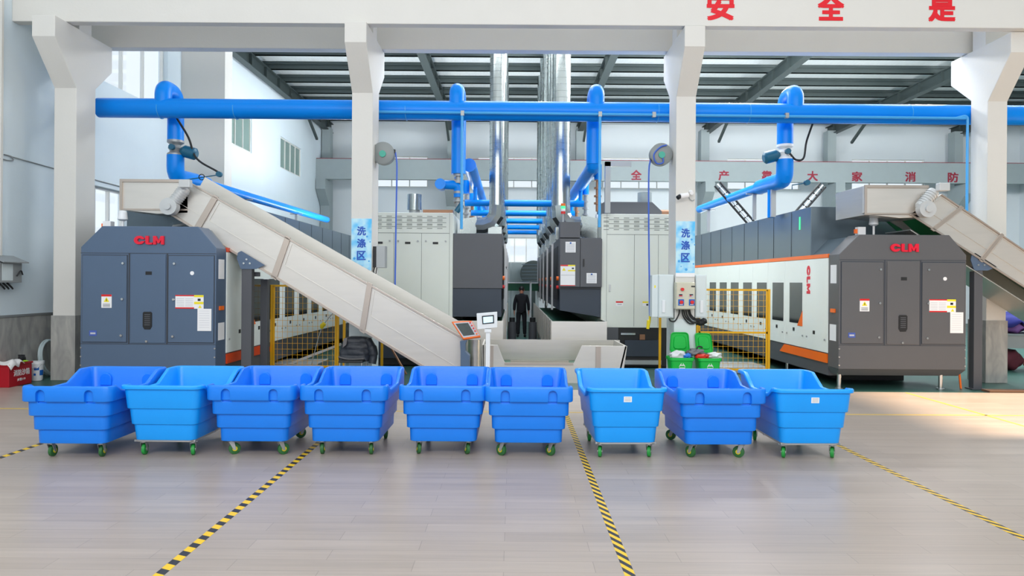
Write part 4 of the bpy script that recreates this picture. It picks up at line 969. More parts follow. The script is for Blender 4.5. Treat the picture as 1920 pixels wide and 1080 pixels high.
for s, x in (('left', -0.02), ('right', 0.62)):
    t = thing('floor_motor', 'dark drive motor on the aisle floor, %s of the person' % s, 'motor', (x, 21.5, 0))
    MB().cyl((x, 21.5, 0.06), (x, 21.5, 0.66), 0.13, seg=18).build('motor_body', M['dark_grey'], t); MB().cyl((x, 21.5, 0.66), (x, 21.5, 0.8), 0.09, seg=14).build('cap', M['near_black'], t); box(x - 0.16, x + 0.16, 21.35, 21.65, 0, 0.07).build('base', M['near_black'], t, smooth=0)

# front trough
t = thing('collecting_trough', 'stainless trough with a low-cut front, behind the middle carts', 'trough', (WX(1040, 13.2), 13.4, 0)); Yt = 13.1
pf = [(905, 646), (933, 647), (947, 681), (1076, 681), (1091, 648), (1176, 649), (1170, 692), (1163, 720), (905, 720)]
MB().prism([(W(*p, Yt).x, W(*p, Yt).z) for p in pf], 'y', Yt, Yt + 0.03).build('front_plate', M['stainless_pale'], t, smooth=0, bevel=0.004)
xa, xb = WX(905, Yt), WX(1176, Yt); zt_ = WZ(648, Yt, 1040)
MB().box(xa, WX(1163, 13.9), 13.9, 13.93, 0.15, WZ(637, 13.9, 1040)).build('back_plate', M['stainless'], t, smooth=0)
MB().slab([(xb, Yt, zt_), (xb - 0.1, 13.9, WZ(637, 13.9, 1040)), (xb - 0.16, 13.9, 0.15), (xb - 0.13, Yt, 0.15)], (-0.03, 0, 0)).build('end_plate', M['stainless_pale'], t, smooth=0)
MB().slab([(xa, Yt, zt_), (xa, 13.9, WZ(637, 13.9, 1040)), (xa, 13.9, 0.15), (xa, Yt, 0.15)], (0.03, 0, 0)).build('end_plate', M['stainless_pale'], t, smooth=0)
box(xa + 0.05, xb - 0.15, Yt + 0.06, 13.88, 0.3, 0.34).build('belt', M['green_belt'], t, smooth=0)
mb = MB()
for px in (917, 1118): mb.box(WX(px, Yt), WX(px + 9, Yt), Yt - 0.03, Yt, 0.15, zt_ - 0.01)
mb.box(WX(947, Yt), WX(1076, Yt), Yt - 0.02, Yt + 0.01, WZ(684, Yt, 1010), WZ(680, Yt, 1010)); mb.box(WX(958, Yt), WX(1070, Yt), Yt + 0.3, Yt + 0.33, 0.34, WZ(676, Yt + .3, 1010))
mb.build('rib', M['brushed_edge'], t, smooth=0)
for px in (925, 1130):
    box(WX(px, Yt), WX(px, Yt) + 0.08, Yt + 0.1, Yt + 0.18, 0, 0.16).build('leg', M['dark_grey'], t, smooth=0)

# ------------------------------------------------------------------ blue compressed-air and steam pipes
YP, ZP, YD = 14.25, 5.44, 14.78
t = thing('main_pipe', 'large blue main pipe running across the hall behind the columns', 'pipe', (3, YP, ZP - 0.2))
MB().tube([(XL + 0.7, YP, ZP + 0.02), (22, YP, ZP - 0.02)], 0.2, 28).build('pipe_run', M['pipe_blue'], t)
mb = MB()
for px in (300, 441, 760, 1230, 1400, 1700): mb.cyl((WX(px, YP) - 0.006, YP, ZP), (WX(px, YP) + 0.006, YP, ZP), 0.203, seg=28)
mb.build('weld_ring', M['pipe_light'], t)
t = thing('air_line', 'thin light blue air line clipped to the front of the main pipe', 'pipe', (3, YP - 0.22, 5.3)); ya = YP - 0.235
MB().tube([(WX(706, ya), ya, 5.36), (WX(1809, ya), ya, 5.31)], 0.028, 10).build('line', M['pipe_light'], t)
xd_ = WX(1812, ya)
MB().tube(fillet([(xd_ - 0.25, ya, 5.31), (xd_ - 0.06, ya, 5.36), (xd_, ya, 5.33), (xd_, ya, WZ(396, ya, 1812))], 0.05), 0.026, 10).build('drop_line', M['pipe_light'], t)
for px in (865, 1123, 1224, 1473): box(WX(px, ya) - 0.035, WX(px, ya) + 0.035, ya - 0.035, ya + 0.035, 5.29, 5.39).build('clamp', M['cast_grey'], t, smooth=0)
for px, py1, sd in ((864.5, 430, 'left'), (1123, 425, 'right')):
    x = WX(px, ya); o = MB().tube([(x, ya, 5.34), (x, ya, WZ(py1, ya))], 0.03, 10).build('air_drop', M['pipe_light'])
    tag(o, 'thin light blue vertical line dropping beside the %s central blue riser' % sd, 'pipe')

def branch(name_lab, X, lower, r=0.16, extra=None):
    t = thing('branch_pipe', name_lab, 'pipe', (X, YD, lower[-1][2] - 0.2))
    pts = fillet([(X, YP, ZP + 0.1), (X, YP, 5.9), (X, YD, 5.9), (X, YD, lower[0])], 0.26, 10)
    MB().tube(pts, r, 22).build('gooseneck', M['pipe_blue'], t)
    return t
def valve(t, X, z0, z1, s):
    g = MB().tube([(X, YD, z0), (X, YD, z0 + 0.05), (X, YD, z0 + 0.1), (X, YD, (z0 + z1) / 2), (X, YD, z1 - 0.1), (X, YD, z1 - 0.05), (X, YD, z1)], [0.17, 0.17, 0.11, 0.15, 0.1, 0.17, 0.17], 20).build('valve_body', M['cast_grey' if s > 0 else 'plastic_white'], t); ORG[g.name] = ORG[t.name]
    zm = (z0 + z1) / 2
    MB().cyl((X, YD - 0.1, zm), (X, YD - 0.2, zm), 0.06, seg=14).tube([(X + s * 0.12, YD, zm - 0.05), (X + s * 0.2, YD, zm - 0.06), (X + s * 0.42, YD, zm - 0.12), (X + s * 0.46, YD, zm - 0.13)], [0.07, 0.13, 0.13, 0.08], 18).build('actuator', M['teal'], g, label='teal valve actuator')
Xa, Xb = -7.27, 5.82
for X, s, px_el, lab, pend in ((Xa, 1, (335, 318), 'blue branch pipe with grey valve running back over the left machine', (26.8, 4.28)), (Xb, -1, (1465, 335), 'blue branch pipe with pale valve running back over the right machine', (21.5, 4.22))):
    t = thing('branch_pipe', lab, 'pipe', (X, YD, 4.2), 'blue branch pipes')
    z_top = 4.9
    MB().tube(fillet([(X, YP, ZP + 0.1), (X, YP, 5.9), (X, YD, 5.9), (X, YD, z_top)], 0.26, 10), 0.165, 22).build('gooseneck', M['pipe_blue'], t)
    valve(t, X, 4.56, z_top, s)
    zb = 4.36 if s < 0 else 4.34
    MB().tube(fillet([(X, YD, 4.58), (X, YD, zb - 0.22), (X, YD + 0.9, zb - 0.18)], 0.3, 4), 0.175, 20).build('elbow', M['pipe_blue'], t, smooth=22)
    MB().tube([(X, YD + 0.8, zb - 0.18), (X, YD + 1.5, zb - 0.17)], 0.165, 20).build('sleeve', M['pipe_blue'], t)
    MB().tube([(X, YD + 1.4, zb - 0.17), (X, pend[0], pend[1])], 0.115, 20).build('long_run', M['pipe_blue'], t)
    MB().tube(smooth_path([(X + 0.22, YP + 0.1, 5.3), (X + 0.32, YD - 0.1, 4.95), (X + 0.5 * abs(s), YD - 0.1, 4.5), (X + 0.95, YD - 0.1, 4.22)] if s > 0 else [(X + 0.42, YP + 0.1, 5.3), (X + 0.42, YD - 0.1, 4.95), (X + 0.36, YD - 0.1, 4.6), (X + 0.2, YD - 0.1, 4.56), (X + 0.05, YD - 0.15, 4.68)]), 0.022, 8).build('valve_cable', M['black_rubber'], t, label='black cable hanging from the main pipe')
    g = (X + 1.0, YD - 0.1, 4.16) if s > 0 else (X + 0.42, YD - 0.1, 4.07)
    gg = MB().cyl(g, (g[0], g[1] - 0.08, g[2]), 0.06, seg=14).tube([g, (g[0] - 0.3, g[1], g[2] - 0.05), (X + 0.12, g[1], g[2] - 0.14)], 0.012, 8)
    gg.build('sensor', M['teal'], t)
    if s > 0: MB().tube([(X + 0.62 + 0.06 * math.cos(a * math.pi / 8), YD - 0.12, 4.1 + 0.06 * math.sin(a * math.pi / 8)) for a in range(17)], 0.01, 6).build('sensor_ring', M['black_rubber'], t)
    hz = 3.33 if s > 0 else 3.46
    for yy in ((18.6, 23) if s > 0 else (16.6, 20.5)):
        z = zb - 0.17 + (pend[1] - zb + 0.17) * (yy - YD) / (pend[0] - YD)
        MB().box(X - 0.04, X + 0.04, yy, yy + 0.06, hz, z - 0.1).box(X - 0.2, X + 0.2, yy, yy + 0.06, z - 0.13, z - 0.1).build('pipe_stand', M['zinc'], t, smooth=0)
for X, s, lab in ((-1.19, -1, 'left'), (1.71, 1, 'right')):
    t = thing('steam_header', 'blue pipe dropping from the main and running back over the %s dryers' % lab, 'pipe', (X, YD, 3.4), 'blue steam headers over the dryers')
    MB().tube(fillet([(X, YP, ZP + 0.1), (X, YP, 5.9), (X, YD, 5.9), (X, YD, 4.45 if s > 0 else 4.22)], 0.26, 10), 0.155, 22).build('gooseneck', M['pipe_blue'], t)
    MB().tube(fillet([(X, YD, 4.7), (X, YD, 4.40), (X, 28.3, 4.40)] if s > 0 else [(X + 0.2, YD + 0.5, 4.5), (X + 0.2, 28.3, 4.38)], 0.3, 4), 0.15, 20).build('header_run', M['pipe_blue'], t, smooth=22)
    for k in range(4):
        yy = YD + 0.6 + 2.6 * k; xo = X + 0.17 * s + (0.12 if s < 0 else 0)
        d = MB().tube([(xo, yy, 4.55), (xo, yy, 4.2)], 0.085, 14).build('drop_pipe', M['pipe_blue'], t); ORG[d.name] = ORG[t.name]
        v = MB().tube([(xo, yy, 4.2), (xo, yy, 3.5)], 0.045, 10)
        for z in (4.18, 4.0, 3.82, 3.66): v.cyl((xo, yy, z), (xo, yy, z + 0.04), 0.085, seg=12)
        v.build('valve_stack', M['brown_pipe'] if k % 2 == 0 else M['cast_grey'], d)
    if s < 0:
        g = MB().tube([(X, YD, 4.2), (X, YD, 3.5)], 0.06, 12)
        for z in (4.17, 4.02, 3.8, 3.62): g.cyl((X, YD, z), (X, YD, z + 0.05), 0.11, seg=14)
        g.build('valve_stack', M['cast_grey'], t)
        MB().tube(fillet([(X, YD, 3.72), (X, YD, 3.98), (WX(826, YD - 0.1), YD - 0.1, 3.98)], 0.16, 6), 0.1, 16).cyl((WX(826, YD), YD - 0.22, 3.98), (WX(826, YD), YD + 0.1, 3.98), 0.115, seg=16).build('side_branch', M['pipe_blue'], t)
        MB().cyl((X - 0.03, YD - 0.08, 3.4), (X + 0.08, YD - 0.08, 3.56), 0.06, seg=12).build('green_valve', M['teal'], t)
    else:
        MB().box(X + 0.32, X + 0.44, YD + 0.5, YD + 0.62, 3.46, 4.6).box(X + 0.32, X + 0.9, YD + 0.5, YD + 0.62, 4.5, 4.6).build('pipe_bracket', M['cast_grey'], t, smooth=0)
for k, (py, x0p, x1p) in enumerate(((378, 868, 1092), (398, 876, 1020), (412, 884, 1011), (426, 890, 1005), (435.5, 894, 1000))):
    Y = 17.3 + 2.6 * k; o = MB().tube([(-1.25, Y + 0.35, 3.93), (1.8, Y + 0.35, 3.93)], 0.085, 16).cyl((-0.99, Y + 0.35, 3.93), (-0.99, Y + 0.35, 4.4), 0.05, seg=12).cyl((1.71, Y + 0.35, 3.93), (1.71, Y + 0.35, 4.4), 0.05, seg=12).build('cross_pipe', M['pipe_blue'])
    tag(o, '%s horizontal blue pipe crossing the aisle between the duct rows' % (['nearest'] + NTH)[k], 'pipe', 'blue cross pipes over the aisle')
t = thing('pipe_post', 'grey post with blue stub pipe below the right branch pipe elbow', 'post', (WX(1448, 15.3), 15.3, 3.46))
box(WX(1446, 15.3), WX(1454, 15.3), 15.3, 15.38, 3.4, WZ(343, 15.3, 1450)).build('post', M['zinc'], t, smooth=0)
MB().cyl((WX(1444, 15.5), 15.5, 3.4), (WX(1444, 15.5), 15.5, WZ(346, 15.5, 1444)), 0.07, seg=14).build('stub_pipe', M['pipe_blue'], t)
for (pa, pb, lab) in (((1345, 345), (1404, 413), 'black and white braced stay slanting down behind the right blue branch pipe'), ((1543, 347), (1508, 387), 'short black and white stay slanting up from the right machine top')):
    A, B = W(*pa, 18.5), W(*pb, 18.5); B = A + (B - A) * ((A.z - 3.45) / (A.z - B.z)); t = thing('stay_rod', lab, 'stay', (B.x, 18.5, B.z)); off = Vector((0.07, 0, 0.05)) if A.x < B.x else Vector((-0.07, 0, 0.05))
    MB().cyl(A + off, B + off, 0.03, seg=8).cyl(A - off, B - off, 0.03, seg=8).build('rod', M['near_black'], t); MB().cyl(A, B, 0.022, seg=8).build('core', M['label_white'], t)
    mb = MB()
    for k in range(7):
        c = A + (B - A) * (0.08 + 0.14 * k); mb.cyl(c - off, c + off, 0.02, seg=6)
    mb.build('rung', M['near_black'], t)

# ------------------------------------------------------------------ signs, reels, camera, electrical boxes on the columns
def sign(i, pxa, pxb, pya, pyb, lab, ys):
    x0, x1, Y = COLS[i][0] + 0.01, COLS[i][1] - 0.005, COLS[i][2]; cx = (pxa + pxb) / 2
    z1, z0 = WZ(pya, Y, cx), WZ(pyb, Y, cx); t = thing('area_sign', lab, 'sign', ((x0 + x1) / 2, Y, z0), 'blue wash-area signs on columns')
    p = box(x0, x1, Y - 0.012, Y - 0.001, z0, z1).build('board', M['sign'], t, smooth=0); ORG[p.name] = ORG[t.name]
    mb = MB().box(x0, x1, Y - 0.014, Y - 0.012, z0, z0 + 0.075); mb.build('lower_band', M['label_white'], p, smooth=0)
    mb = MB()
    for ch, py in zip('洗涤区', ys): put_text(mb, ch, ((x0 + x1) / 2, Y - 0.013, WZ(py, Y, cx)), 0.17, 0.175, bold=0.03, depth=0.003)
    mb.build('lettering', M['lead'], p, smooth=0, normals=False)
    mb = MB()
    for dx, dz, r in ((0.06, 0.3, 0.025), (0.3, 0.72, 0.02), (0.36, 0.62, 0.014), (0.2, 0.14, 0.026), (0.1, 0.2, 0.012), (0.34, 0.25, 0.016)): mb.cyl((x0 + dx, Y - 0.0135, z0 + dz), (x0 + dx, Y - 0.012, z0 + dz), r, seg=14)
    mb.build('bubbles', M['pipe_light'], p)
sign(1, 656, 696, 410, 514, 'blue wash-area sign with three characters on the column left of centre', (433, 456, 479))
sign(2, 1262, 1302, 415, 519, 'blue wash-area sign with three characters above the electrical boxes', (437, 460, 483))
def reel(i, side, pxc, pyc, hx, hy0, hy1, lab, coil):
    Y = COLS[i][2] + 0.3; c = W(pxc, pyc, Y); t = thing('hose_reel', lab, 'hose reel', (c.x, Y, c.z - 0.24))
    b = MB().tube([(c.x, Y - 0.08, c.z), (c.x, Y - 0.06, c.z), (c.x, Y + 0.1, c.z), (c.x, Y + 0.12, c.z)], [0.19, 0.22, 0.22, 0.19], 28); b.build('drum', M['reel_grey'], t)
    MB().cyl((c.x, Y - 0.11, c.z - 0.02), (c.x, Y - 0.08, c.z - 0.02), 0.065, seg=18).build('hub', M['reel_teal'], t)
    h = W(hx, hy0, Y); MB().box(min(h.x, c.x), max(h.x, c.x), Y - 0.03, Y + 0.03, h.z - 0.02, h.z + 0.05).build('outlet_arm', M['near_black'], t, smooth=0)
    e = W(hx - 1, hy1, Y); MB().tube(smooth_path([(h.x, Y, h.z), (h.x + 0.03 * side, Y, h.z - 0.3), (h.x + 0.02 * side, Y, (h.z + e.z) / 2), (e.x, Y, e.z)]), 0.016, 8).build('hose', M['hose_blue'], t)
    MB().tube([(e.x, Y, e.z), (e.x, Y, e.z - 0.08), (e.x - 0.02, Y, e.z - 0.1), (e.x - 0.04, Y, e.z - 0.26)], [0.022, 0.022, 0.04, 0.03], 10).build('nozzle', M['hub_yellow'], t)
    if coil: MB().tube(smooth_path([W(1250, 272, Y - 0.1), W(1238, 276, Y - 0.1), W(1226, 290, Y - 0.1), W(1231, 306, Y - 0.1), W(1243, 305, Y - 0.1), W(1243, 296, Y - 0.1)]), 0.014, 8).build('hose_loop', M['hose_blue'], t)
reel(1, 1, 719, 288, 741.5, 285.5, 545, 'grey hose reel on the right side of the column left of centre', False)
reel(2, -1, 1239, 290, 1219.5, 300, 592, 'grey hose reel with blue hose loop, left side of the column with electrical boxes', True)
Y = COLS[2][2]; t = thing('cctv_camera', 'small bullet camera on the column above the right wash-area sign', 'camera', (WX(1285, Y), Y - 0.1, WZ(375, Y, 1285)))
a, b = W(1290, 366, Y - 0.16), W(1275, 368, Y - 0.2)
MB().cyl((WX(1293, Y), Y - 0.002, WZ(359, Y, 1290)), (WX(1292, Y), Y - 0.16, WZ(364, Y, 1290)), 0.035, seg=12).build('bracket', M['label_white'], t)
MB().tube([a, b], 0.05, 14).build('housing', M['label_white'], t); MB().cyl(b, W(1270.5, 371, Y - 0.22), 0.042, seg=14).build('lens', M['near_black'], t)
MB().tube(smooth_path([W(1291, 368, Y - 0.05), W(1294, 374, Y - 0.03), W(1299, 376.5, Y - 0.03), W(1302, 374, Y - 0.03)]), 0.008, 6).build('cable', M['cast_grey'], t)
# boxes
for (pa, pb, lab, dv) in ((1235, 1266.5, 'pale electrical cabinet on the left flank of the column with boxes', 1244), (1302.5, 1325, 'pale electrical cabinet on the right flank of the column with boxes', 1315)):
    Yc = Y + 0.02; xa, xb = (WX(pa, Yc), COLS[2][0] - 0.02) if pa < 1290 else (COLS[2][1] + 0.02, WX(pb, Yc)); z1, z0 = WZ(515, Yc, 1280), WZ(596, Yc, 1280)
    t = thing('electrical_cabinet', lab, 'cabinet', ((xa + xb) / 2, Yc + 0.2, z0))
    box(xa, xb, Yc, Yc + 0.42, z0, z1).build('case', M['box_pale'], t, smooth=0, bevel=0.008)
    box(xa - 0.03 + 0.04, xb - 0.02, Yc - 0.015, Yc, z0 + 0.02, z1 - 0.02).build('door', M['box_pale'], t, smooth=0, bevel=0.005)
    MB().box(WX(dv - 3, Yc), WX(dv + 3, Yc), Yc - 0.045, Yc - 0.015, z0 + 0.1, z0 + 0.34).build('handle', M['plastic_white'], t, smooth=0, bevel=0.006)
    if pa < 1290:
        box(xa - 0.12, xa, Yc + 0.04, Yc + 0.4, z0 + 0.01, z1 - 0.01).build('side_cabinet', M['box_pale'], t, smooth=0, bevel=0.006); box(xa - 0.075, xa - 0.05, Yc + 0.037, Yc + 0.04, z1 - 0.26, z1 - 0.21).build('hazard_mark', M['label_yellow'], t, smooth=0)
Yb = Y - 0.19; t = thing('control_box', 'beige push-button control box on the column front between the two cabinets', 'control box', (WX(1284, Y), Y - 0.1, WZ(581, Y, 1284)))
bx0, bx1, bz0, bz1 = WX(1268, Yb), WX(1303.5, Yb), WZ(580, Yb, 1284), WZ(529, Yb, 1284)
box(bx0, bx1, Yb, Y - 0.001, bz0, bz1).build('case', M['box_beige'], t, smooth=0, bevel=0.012)
box(bx0 + 0.012, bx1 - 0.012, Yb - 0.012, Yb, bz0 + 0.012, bz1 - 0.012).build('lid', M['box_beige'], t, smooth=0, bevel=0.006)
P = lambda px, py: W(px, py, Yb - 0.012)
c = P(1279, 542.5); MB().cyl(c, c - Vector((0, 0.05, 0)), 0.032, 0.03, 18).build('emergency_button', M['red_button'], t)
for px in (1276, 1296):
    c = P(px, 553.5); mb = MB().box(c.x - 0.04, c.x + 0.04, c.y - 0.012, c.y, c.z - 0.035, c.z + 0.025); mb.mi = 1; mb.box(c.x - 0.032, c.x + 0.032, c.y - 0.014, c.y - 0.012, c.z - 0.002, c.z + 0.02); mb.mi = 2; mb.box(c.x - 0.032, c.x + 0.032 - (0.03 if px > 1290 else 0), c.y - 0.015, c.y - 0.014, c.z - 0.022, c.z - 0.004)
    mb.build('counter_display', [M['label_grey'], M['near_black'], M['red_button']], t, smooth=0)
    c = P(px + 1, 567); b = box(c.x - 0.055, c.x + 0.055, c.y - 0.012, c.y, c.z - 0.06, c.z + 0.06).build('switch_plate', M['button_blue'], t, smooth=0, bevel=0.004, label='blue switch plate'); ORG[b.name] = ORG[t.name]
    MB().cyl((c.x, c.y - 0.05, c.z + 0.005), (c.x, c.y - 0.012, c.z + 0.005), 0.034, seg=18).build('knob', M['red_button'], b, label='red knob')
    box(c.x - 0.03, c.x + 0.03, c.y - 0.014, c.y - 0.012, c.z - 0.048, c.z - 0.034).build('text_strip', M['label_white'], b, smooth=0)
c = P(1299.5, 537); box(c.x - 0.035, c.x + 0.035, c.y - 0.01, c.y, c.z - 0.012, c.z + 0.012).build('maker_plate', M['near_black'], t, smooth=0)
cab = [[(1274, 581), (1273, 590), (1266, 602), (1258, 602), (1255, 597)], [(1279, 581), (1282, 594), (1292, 606), (1302, 607)], [(1282, 581), (1286, 594), (1297, 604), (1306, 606)], [(1286, 581), (1289, 592), (1298, 603), (1308, 604)], [(1290, 581), (1294, 592), (1301, 599), (1312, 602)], [(1293, 581), (1296, 590), (1303, 597), (1314, 600)]]
for k, pts in enumerate(cab):
    o = MB().tube(smooth_path([(W(px, py, Y - 0.09).x, Y - 0.09 + (0.0 if py < 590 else 0.02), W(px, py, Y - 0.09).z) for px, py in pts]), 0.014, 8).build('power_cable', M['black_rubber'])
    tag(o, 'black cable looping from the beige control box left to the pale cabinet' if k == 0 else 'one of five black cables drooping right from under the beige control box', 'cable', None if k == 0 else 'black cables under the control box')
mb = MB(); 
for k in range(5): mb.blob((WX(1308 + 3.2 * k, Y), Y + 0.05, WZ(604, Y, 1310) + 0.02 * math.sin(k * 2)), 0.07, 0.08, 0.06, seed=k, amp=0.1, sub=2)
tag(mb.build('socket_cluster', M['black_rubber']), 'black cluster of plugs hanging under the right electrical cabinet', 'plugs')
Yj = COLS[1][2] + 0.1; xj = COLS[1][1]
t = thing('junction_box', 'grey junction box hanging on the right flank of the column left of centre', 'junction box', (xj + 0.1, Yj, WZ(502, Yj, 708)))
box(xj + 0.07, xj + 0.24, Yj - 0.03, Yj + 0.2, WZ(502, Yj, 708), WZ(461, Yj, 708)).build('case', M['cast_grey'], t, smooth=0, bevel=0.006); box(xj, xj + 0.07, Yj, Yj + 0.15, WZ(501, Yj, 708), WZ(462, Yj, 708)).build('back_plate', M['near_black'], t, smooth=0)
MB().tube(smooth_path([(xj + 0.04, Yj - 0.01, WZ(501, Yj, 708)), (xj + 0.02, Yj - 0.02, WZ(510, Yj, 708)), (xj + 0.06, Yj - 0.02, WZ(514, Yj, 708)), (xj + 0.08, Yj - 0.01, WZ(502, Yj, 708))]), 0.01, 6).build('cable', M['black_rubber'], t)

# ------------------------------------------------------------------ yellow mesh fences
def fence(lab, Y, xs, ztop, rails, panels):
    t = thing('mesh_fence', lab, 'fence', ((xs[0] + xs[-1]) / 2, Y, 0), 'yellow wire mesh fences')
    for x in xs: MB().box(x - 0.024, x + 0.024, Y - 0.024, Y + 0.024, 0, ztop + 0.02).box(x - 0.06, x + 0.06, Y - 0.06, Y + 0.06, 0, 0.012).build('post', M['yellow'], t, smooth=0, bevel=0.004)
    for a, b in panels:
        mb = MB()
        for z in rails: mb.box(a, b, Y - 0.018, Y + 0.018, z - 0.02, z + 0.02)
        mb.box(a, a + 0.03, Y - 0.018, Y + 0.018, rails[0], rails[-1]); mb.box(b - 0.03, b, Y - 0.018, Y + 0.018, rails[0], rails[-1])
        p = mb.build('panel_frame', M['yellow'], t, smooth=0); ORG[p.name] = ORG[t.name]
        mb = MB(); x = a + 0.09
        while x < b - 0.03: mb.box(x - 0.003, x + 0.003, Y - 0.003, Y + 0.003, rails[0], rails[-1]); x += 0.105
        z = rails[0] + 0.12
        while z < rails[-1]: mb.box(a, b, Y - 0.0065, Y - 0.003, z - 0.003, z + 0.003); z += 0.12
        mb.build('wire_mesh', M['yellow'], p, smooth=0)
    return t
Yf_ = 14.35
fence('yellow mesh fence between the left washer and the column left of centre', Yf_, [WX(510, Yf_), WX(634, Yf_), WX(646, Yf_), WX(717, Yf_)], 1.80, [0.12, 1.80], [(WX(510, Yf_) + 0.03, WX(634, Yf_) - 0.03)])
fence('yellow mesh fence between the electrical boxes column and the right grey washer', Yf_, [WX(1238, Yf_), WX(1308, Yf_), WX(1442, Yf_)], 1.78, [0.12, 0.89, 1.78], [(WX(1308, Yf_) + 0.03, WX(1442, Yf_) - 0.03)])
t = thing('hanging_plug', 'yellow plug hanging on a thin cable beside the left mesh fence', 'plug', (WX(606, 14.2), 14.2, WZ(616, 14.2)))
MB().tube([W(602.5, 616, 14.2), W(604, 611, 14.2), W(609, 606, 14.2)], [0.025, 0.05, 0.04], 12).build('plug', M['hub_yellow'], t)
MB().tube(smooth_path([W(609, 606, 14.2), W(615, 598, 14.25), W(632, 578, 14.33)]), 0.01, 6).build('upper_cable', M['cast_grey'], t); MB().tube(smooth_path([W(603, 616, 14.2), W(597, 634, 14.2), W(590, 660, 14.2), W(584, 684, 14.2)]), 0.01, 6).build('lower_cable', M['cast_grey'], t)
o = MB().bar(W(530, 687, 14.6), W(640, 645, 14.9), 0.05, 0.05).build('metal_rod', M['zinc'], smooth=0); tag(o, 'thin metal rod sloping behind the left yellow mesh', 'rod')
o = MB().bar(W(722, 632, 14.28), W(762, 702, 14.0), 0.03, 0.03).build('wooden_stick', M['brown_pipe'], smooth=0); tag(o, 'thin wooden stick leaning under the left conveyor beside the fence post', 'stick')
o = MB().bar((WX(1800, 12.75), 12.75, 0.27), (WX(1803, 12.7), 12.7, 0.0), 0.03, 0.02).build('wooden_stick', M['orange'], smooth=0); tag(o, 'short orange stick propped under the right corner of the grey washer', 'stick')
for k, (px, lab) in enumerate(((560, 'pale machine plinth behind the left yellow mesh'), (1385, 'pale steel plinth behind the right yellow mesh'))):
    o = box(WX(px - 45, 15), WX(px + 45, 15), 14.6, 15.6, 0, 0.14).build('machine_plinth', M['zinc'], smooth=0, bevel=0.01); tag(o, lab, 'plinth')

# ------------------------------------------------------------------ control stands
Y = 11.9; t = thing('display_stand', 'white pole stand with a small lit screen, before the trough', 'display stand', (WX(915, Y), Y, 0))
q = [W(893.5, 588, Y), W(932, 585, Y), W(932.5, 614, Y), W(895, 618, Y)]
h = MB().slab(q, (0, 0.12, 0)).build('head', M['plastic_white'], t, smooth=0, bevel=0.008); ORG[h.name] = ORG[t.name]
q = [W(903.5, 592.5, Y - .008), W(926, 590.5, Y - .008), W(926.5, 606, Y - .008), W(904.5, 608, Y - .008)]; MB().slab(q, (0, 0.01, 0)).build('bezel', M['near_black'], h, smooth=0)
q = [W(905.8, 594.5, Y - .011), W(924, 593, Y - .011), W(924.3, 604, Y - .011), W(906.5, 606, Y - .011)]; MB().slab(q, (0, 0.004, 0)).build('screen', M['screen'], h, smooth=0, label='lit pale blue screen')
zc = WZ(617, Y, 915); MB().box(WX(911.5, Y), WX(919.5, Y), Y + 0.02, Y + 0.1, 0.012, zc).box(WX(909, Y), WX(922, Y), Y, Y + 0.12, zc - 0.06, zc).build('pole', M['plastic_white'], t, smooth=0, bevel=0.004)
box(WX(904, Y), WX(928, Y), Y - 0.06, Y + 0.18, 0, 0.012).build('base_plate', M['plastic_white'], t, smooth=0)
Y = 12.0; t = thing('operator_panel', 'tilted orange-framed touch panel on a grey pedestal at the conveyor foot', 'control panel', (WX(875, Y), Y, 0))
q = [W(846.5, 603, Y + .12), W(884, 601, Y + .12), W(901, 631, Y), W(868.5, 636, Y)]; n = (q[1] - q[0]).cross(q[3] - q[0]).normalized()
if n.y > 0: n = -n
h = MB().slab(q, -n * 0.07).build('frame', M['orange'], t, smooth=0, bevel=0.008, label='orange tilted frame'); ORG[h.name] = ORG[t.name]
def inq(u, v, d): return q[0] * (1 - u) * (1 - v) + q[1] * u * (1 - v) + q[2] * u * v + q[3] * (1 - u) * v + n * d
MB().slab([inq(.06, .08, .004), inq(.97, .08, .004), inq(.97, .93, .004), inq(.06, .93, .004)], n * 0.003).build('bezel', M['label_grey'], h, smooth=0)
MB().slab([inq(.12, .14, .008), inq(.76, .14, .008), inq(.76, .85, .008), inq(.12, .85, .008)], n * 0.003).build('screen', M['screen_dark'], h, smooth=0)
for k in range(5): MB().cyl(inq(.87, .15 + .17 * k, .006), inq(.87, .15 + .17 * k, .03), 0.014, seg=12).build('button', M['red_button'] if k < 4 else M['orange'], h)
pp = [(862, 640), (876, 638), (872, 646), (872, 660), (880, 668), (880, 700), (862, 700)]
MB().prism([(W(*p_, Y).x, W(*p_, Y).z) for p_ in pp[:-2]] + [(WX(880, Y), 0.01), (WX(864, Y), 0.01), (WX(864, Y), 0.7)], 'y', Y + 0.05, Y + 0.3).build('pedestal', M['panel_slate_and_bluelit'], t, smooth=0, bevel=0.006)
box(WX(858, Y), WX(892, Y), Y, Y + 0.36, 0, 0.012).build('base_plate', M['panel_slate_and_bluelit'], t, smooth=0)
MB().cyl((WX(890, 12.5), 12.6, 0.0), (WX(890, 12.5), 12.6, 0.86), 0.12, seg=24).build('drum', M['stainless'], t)

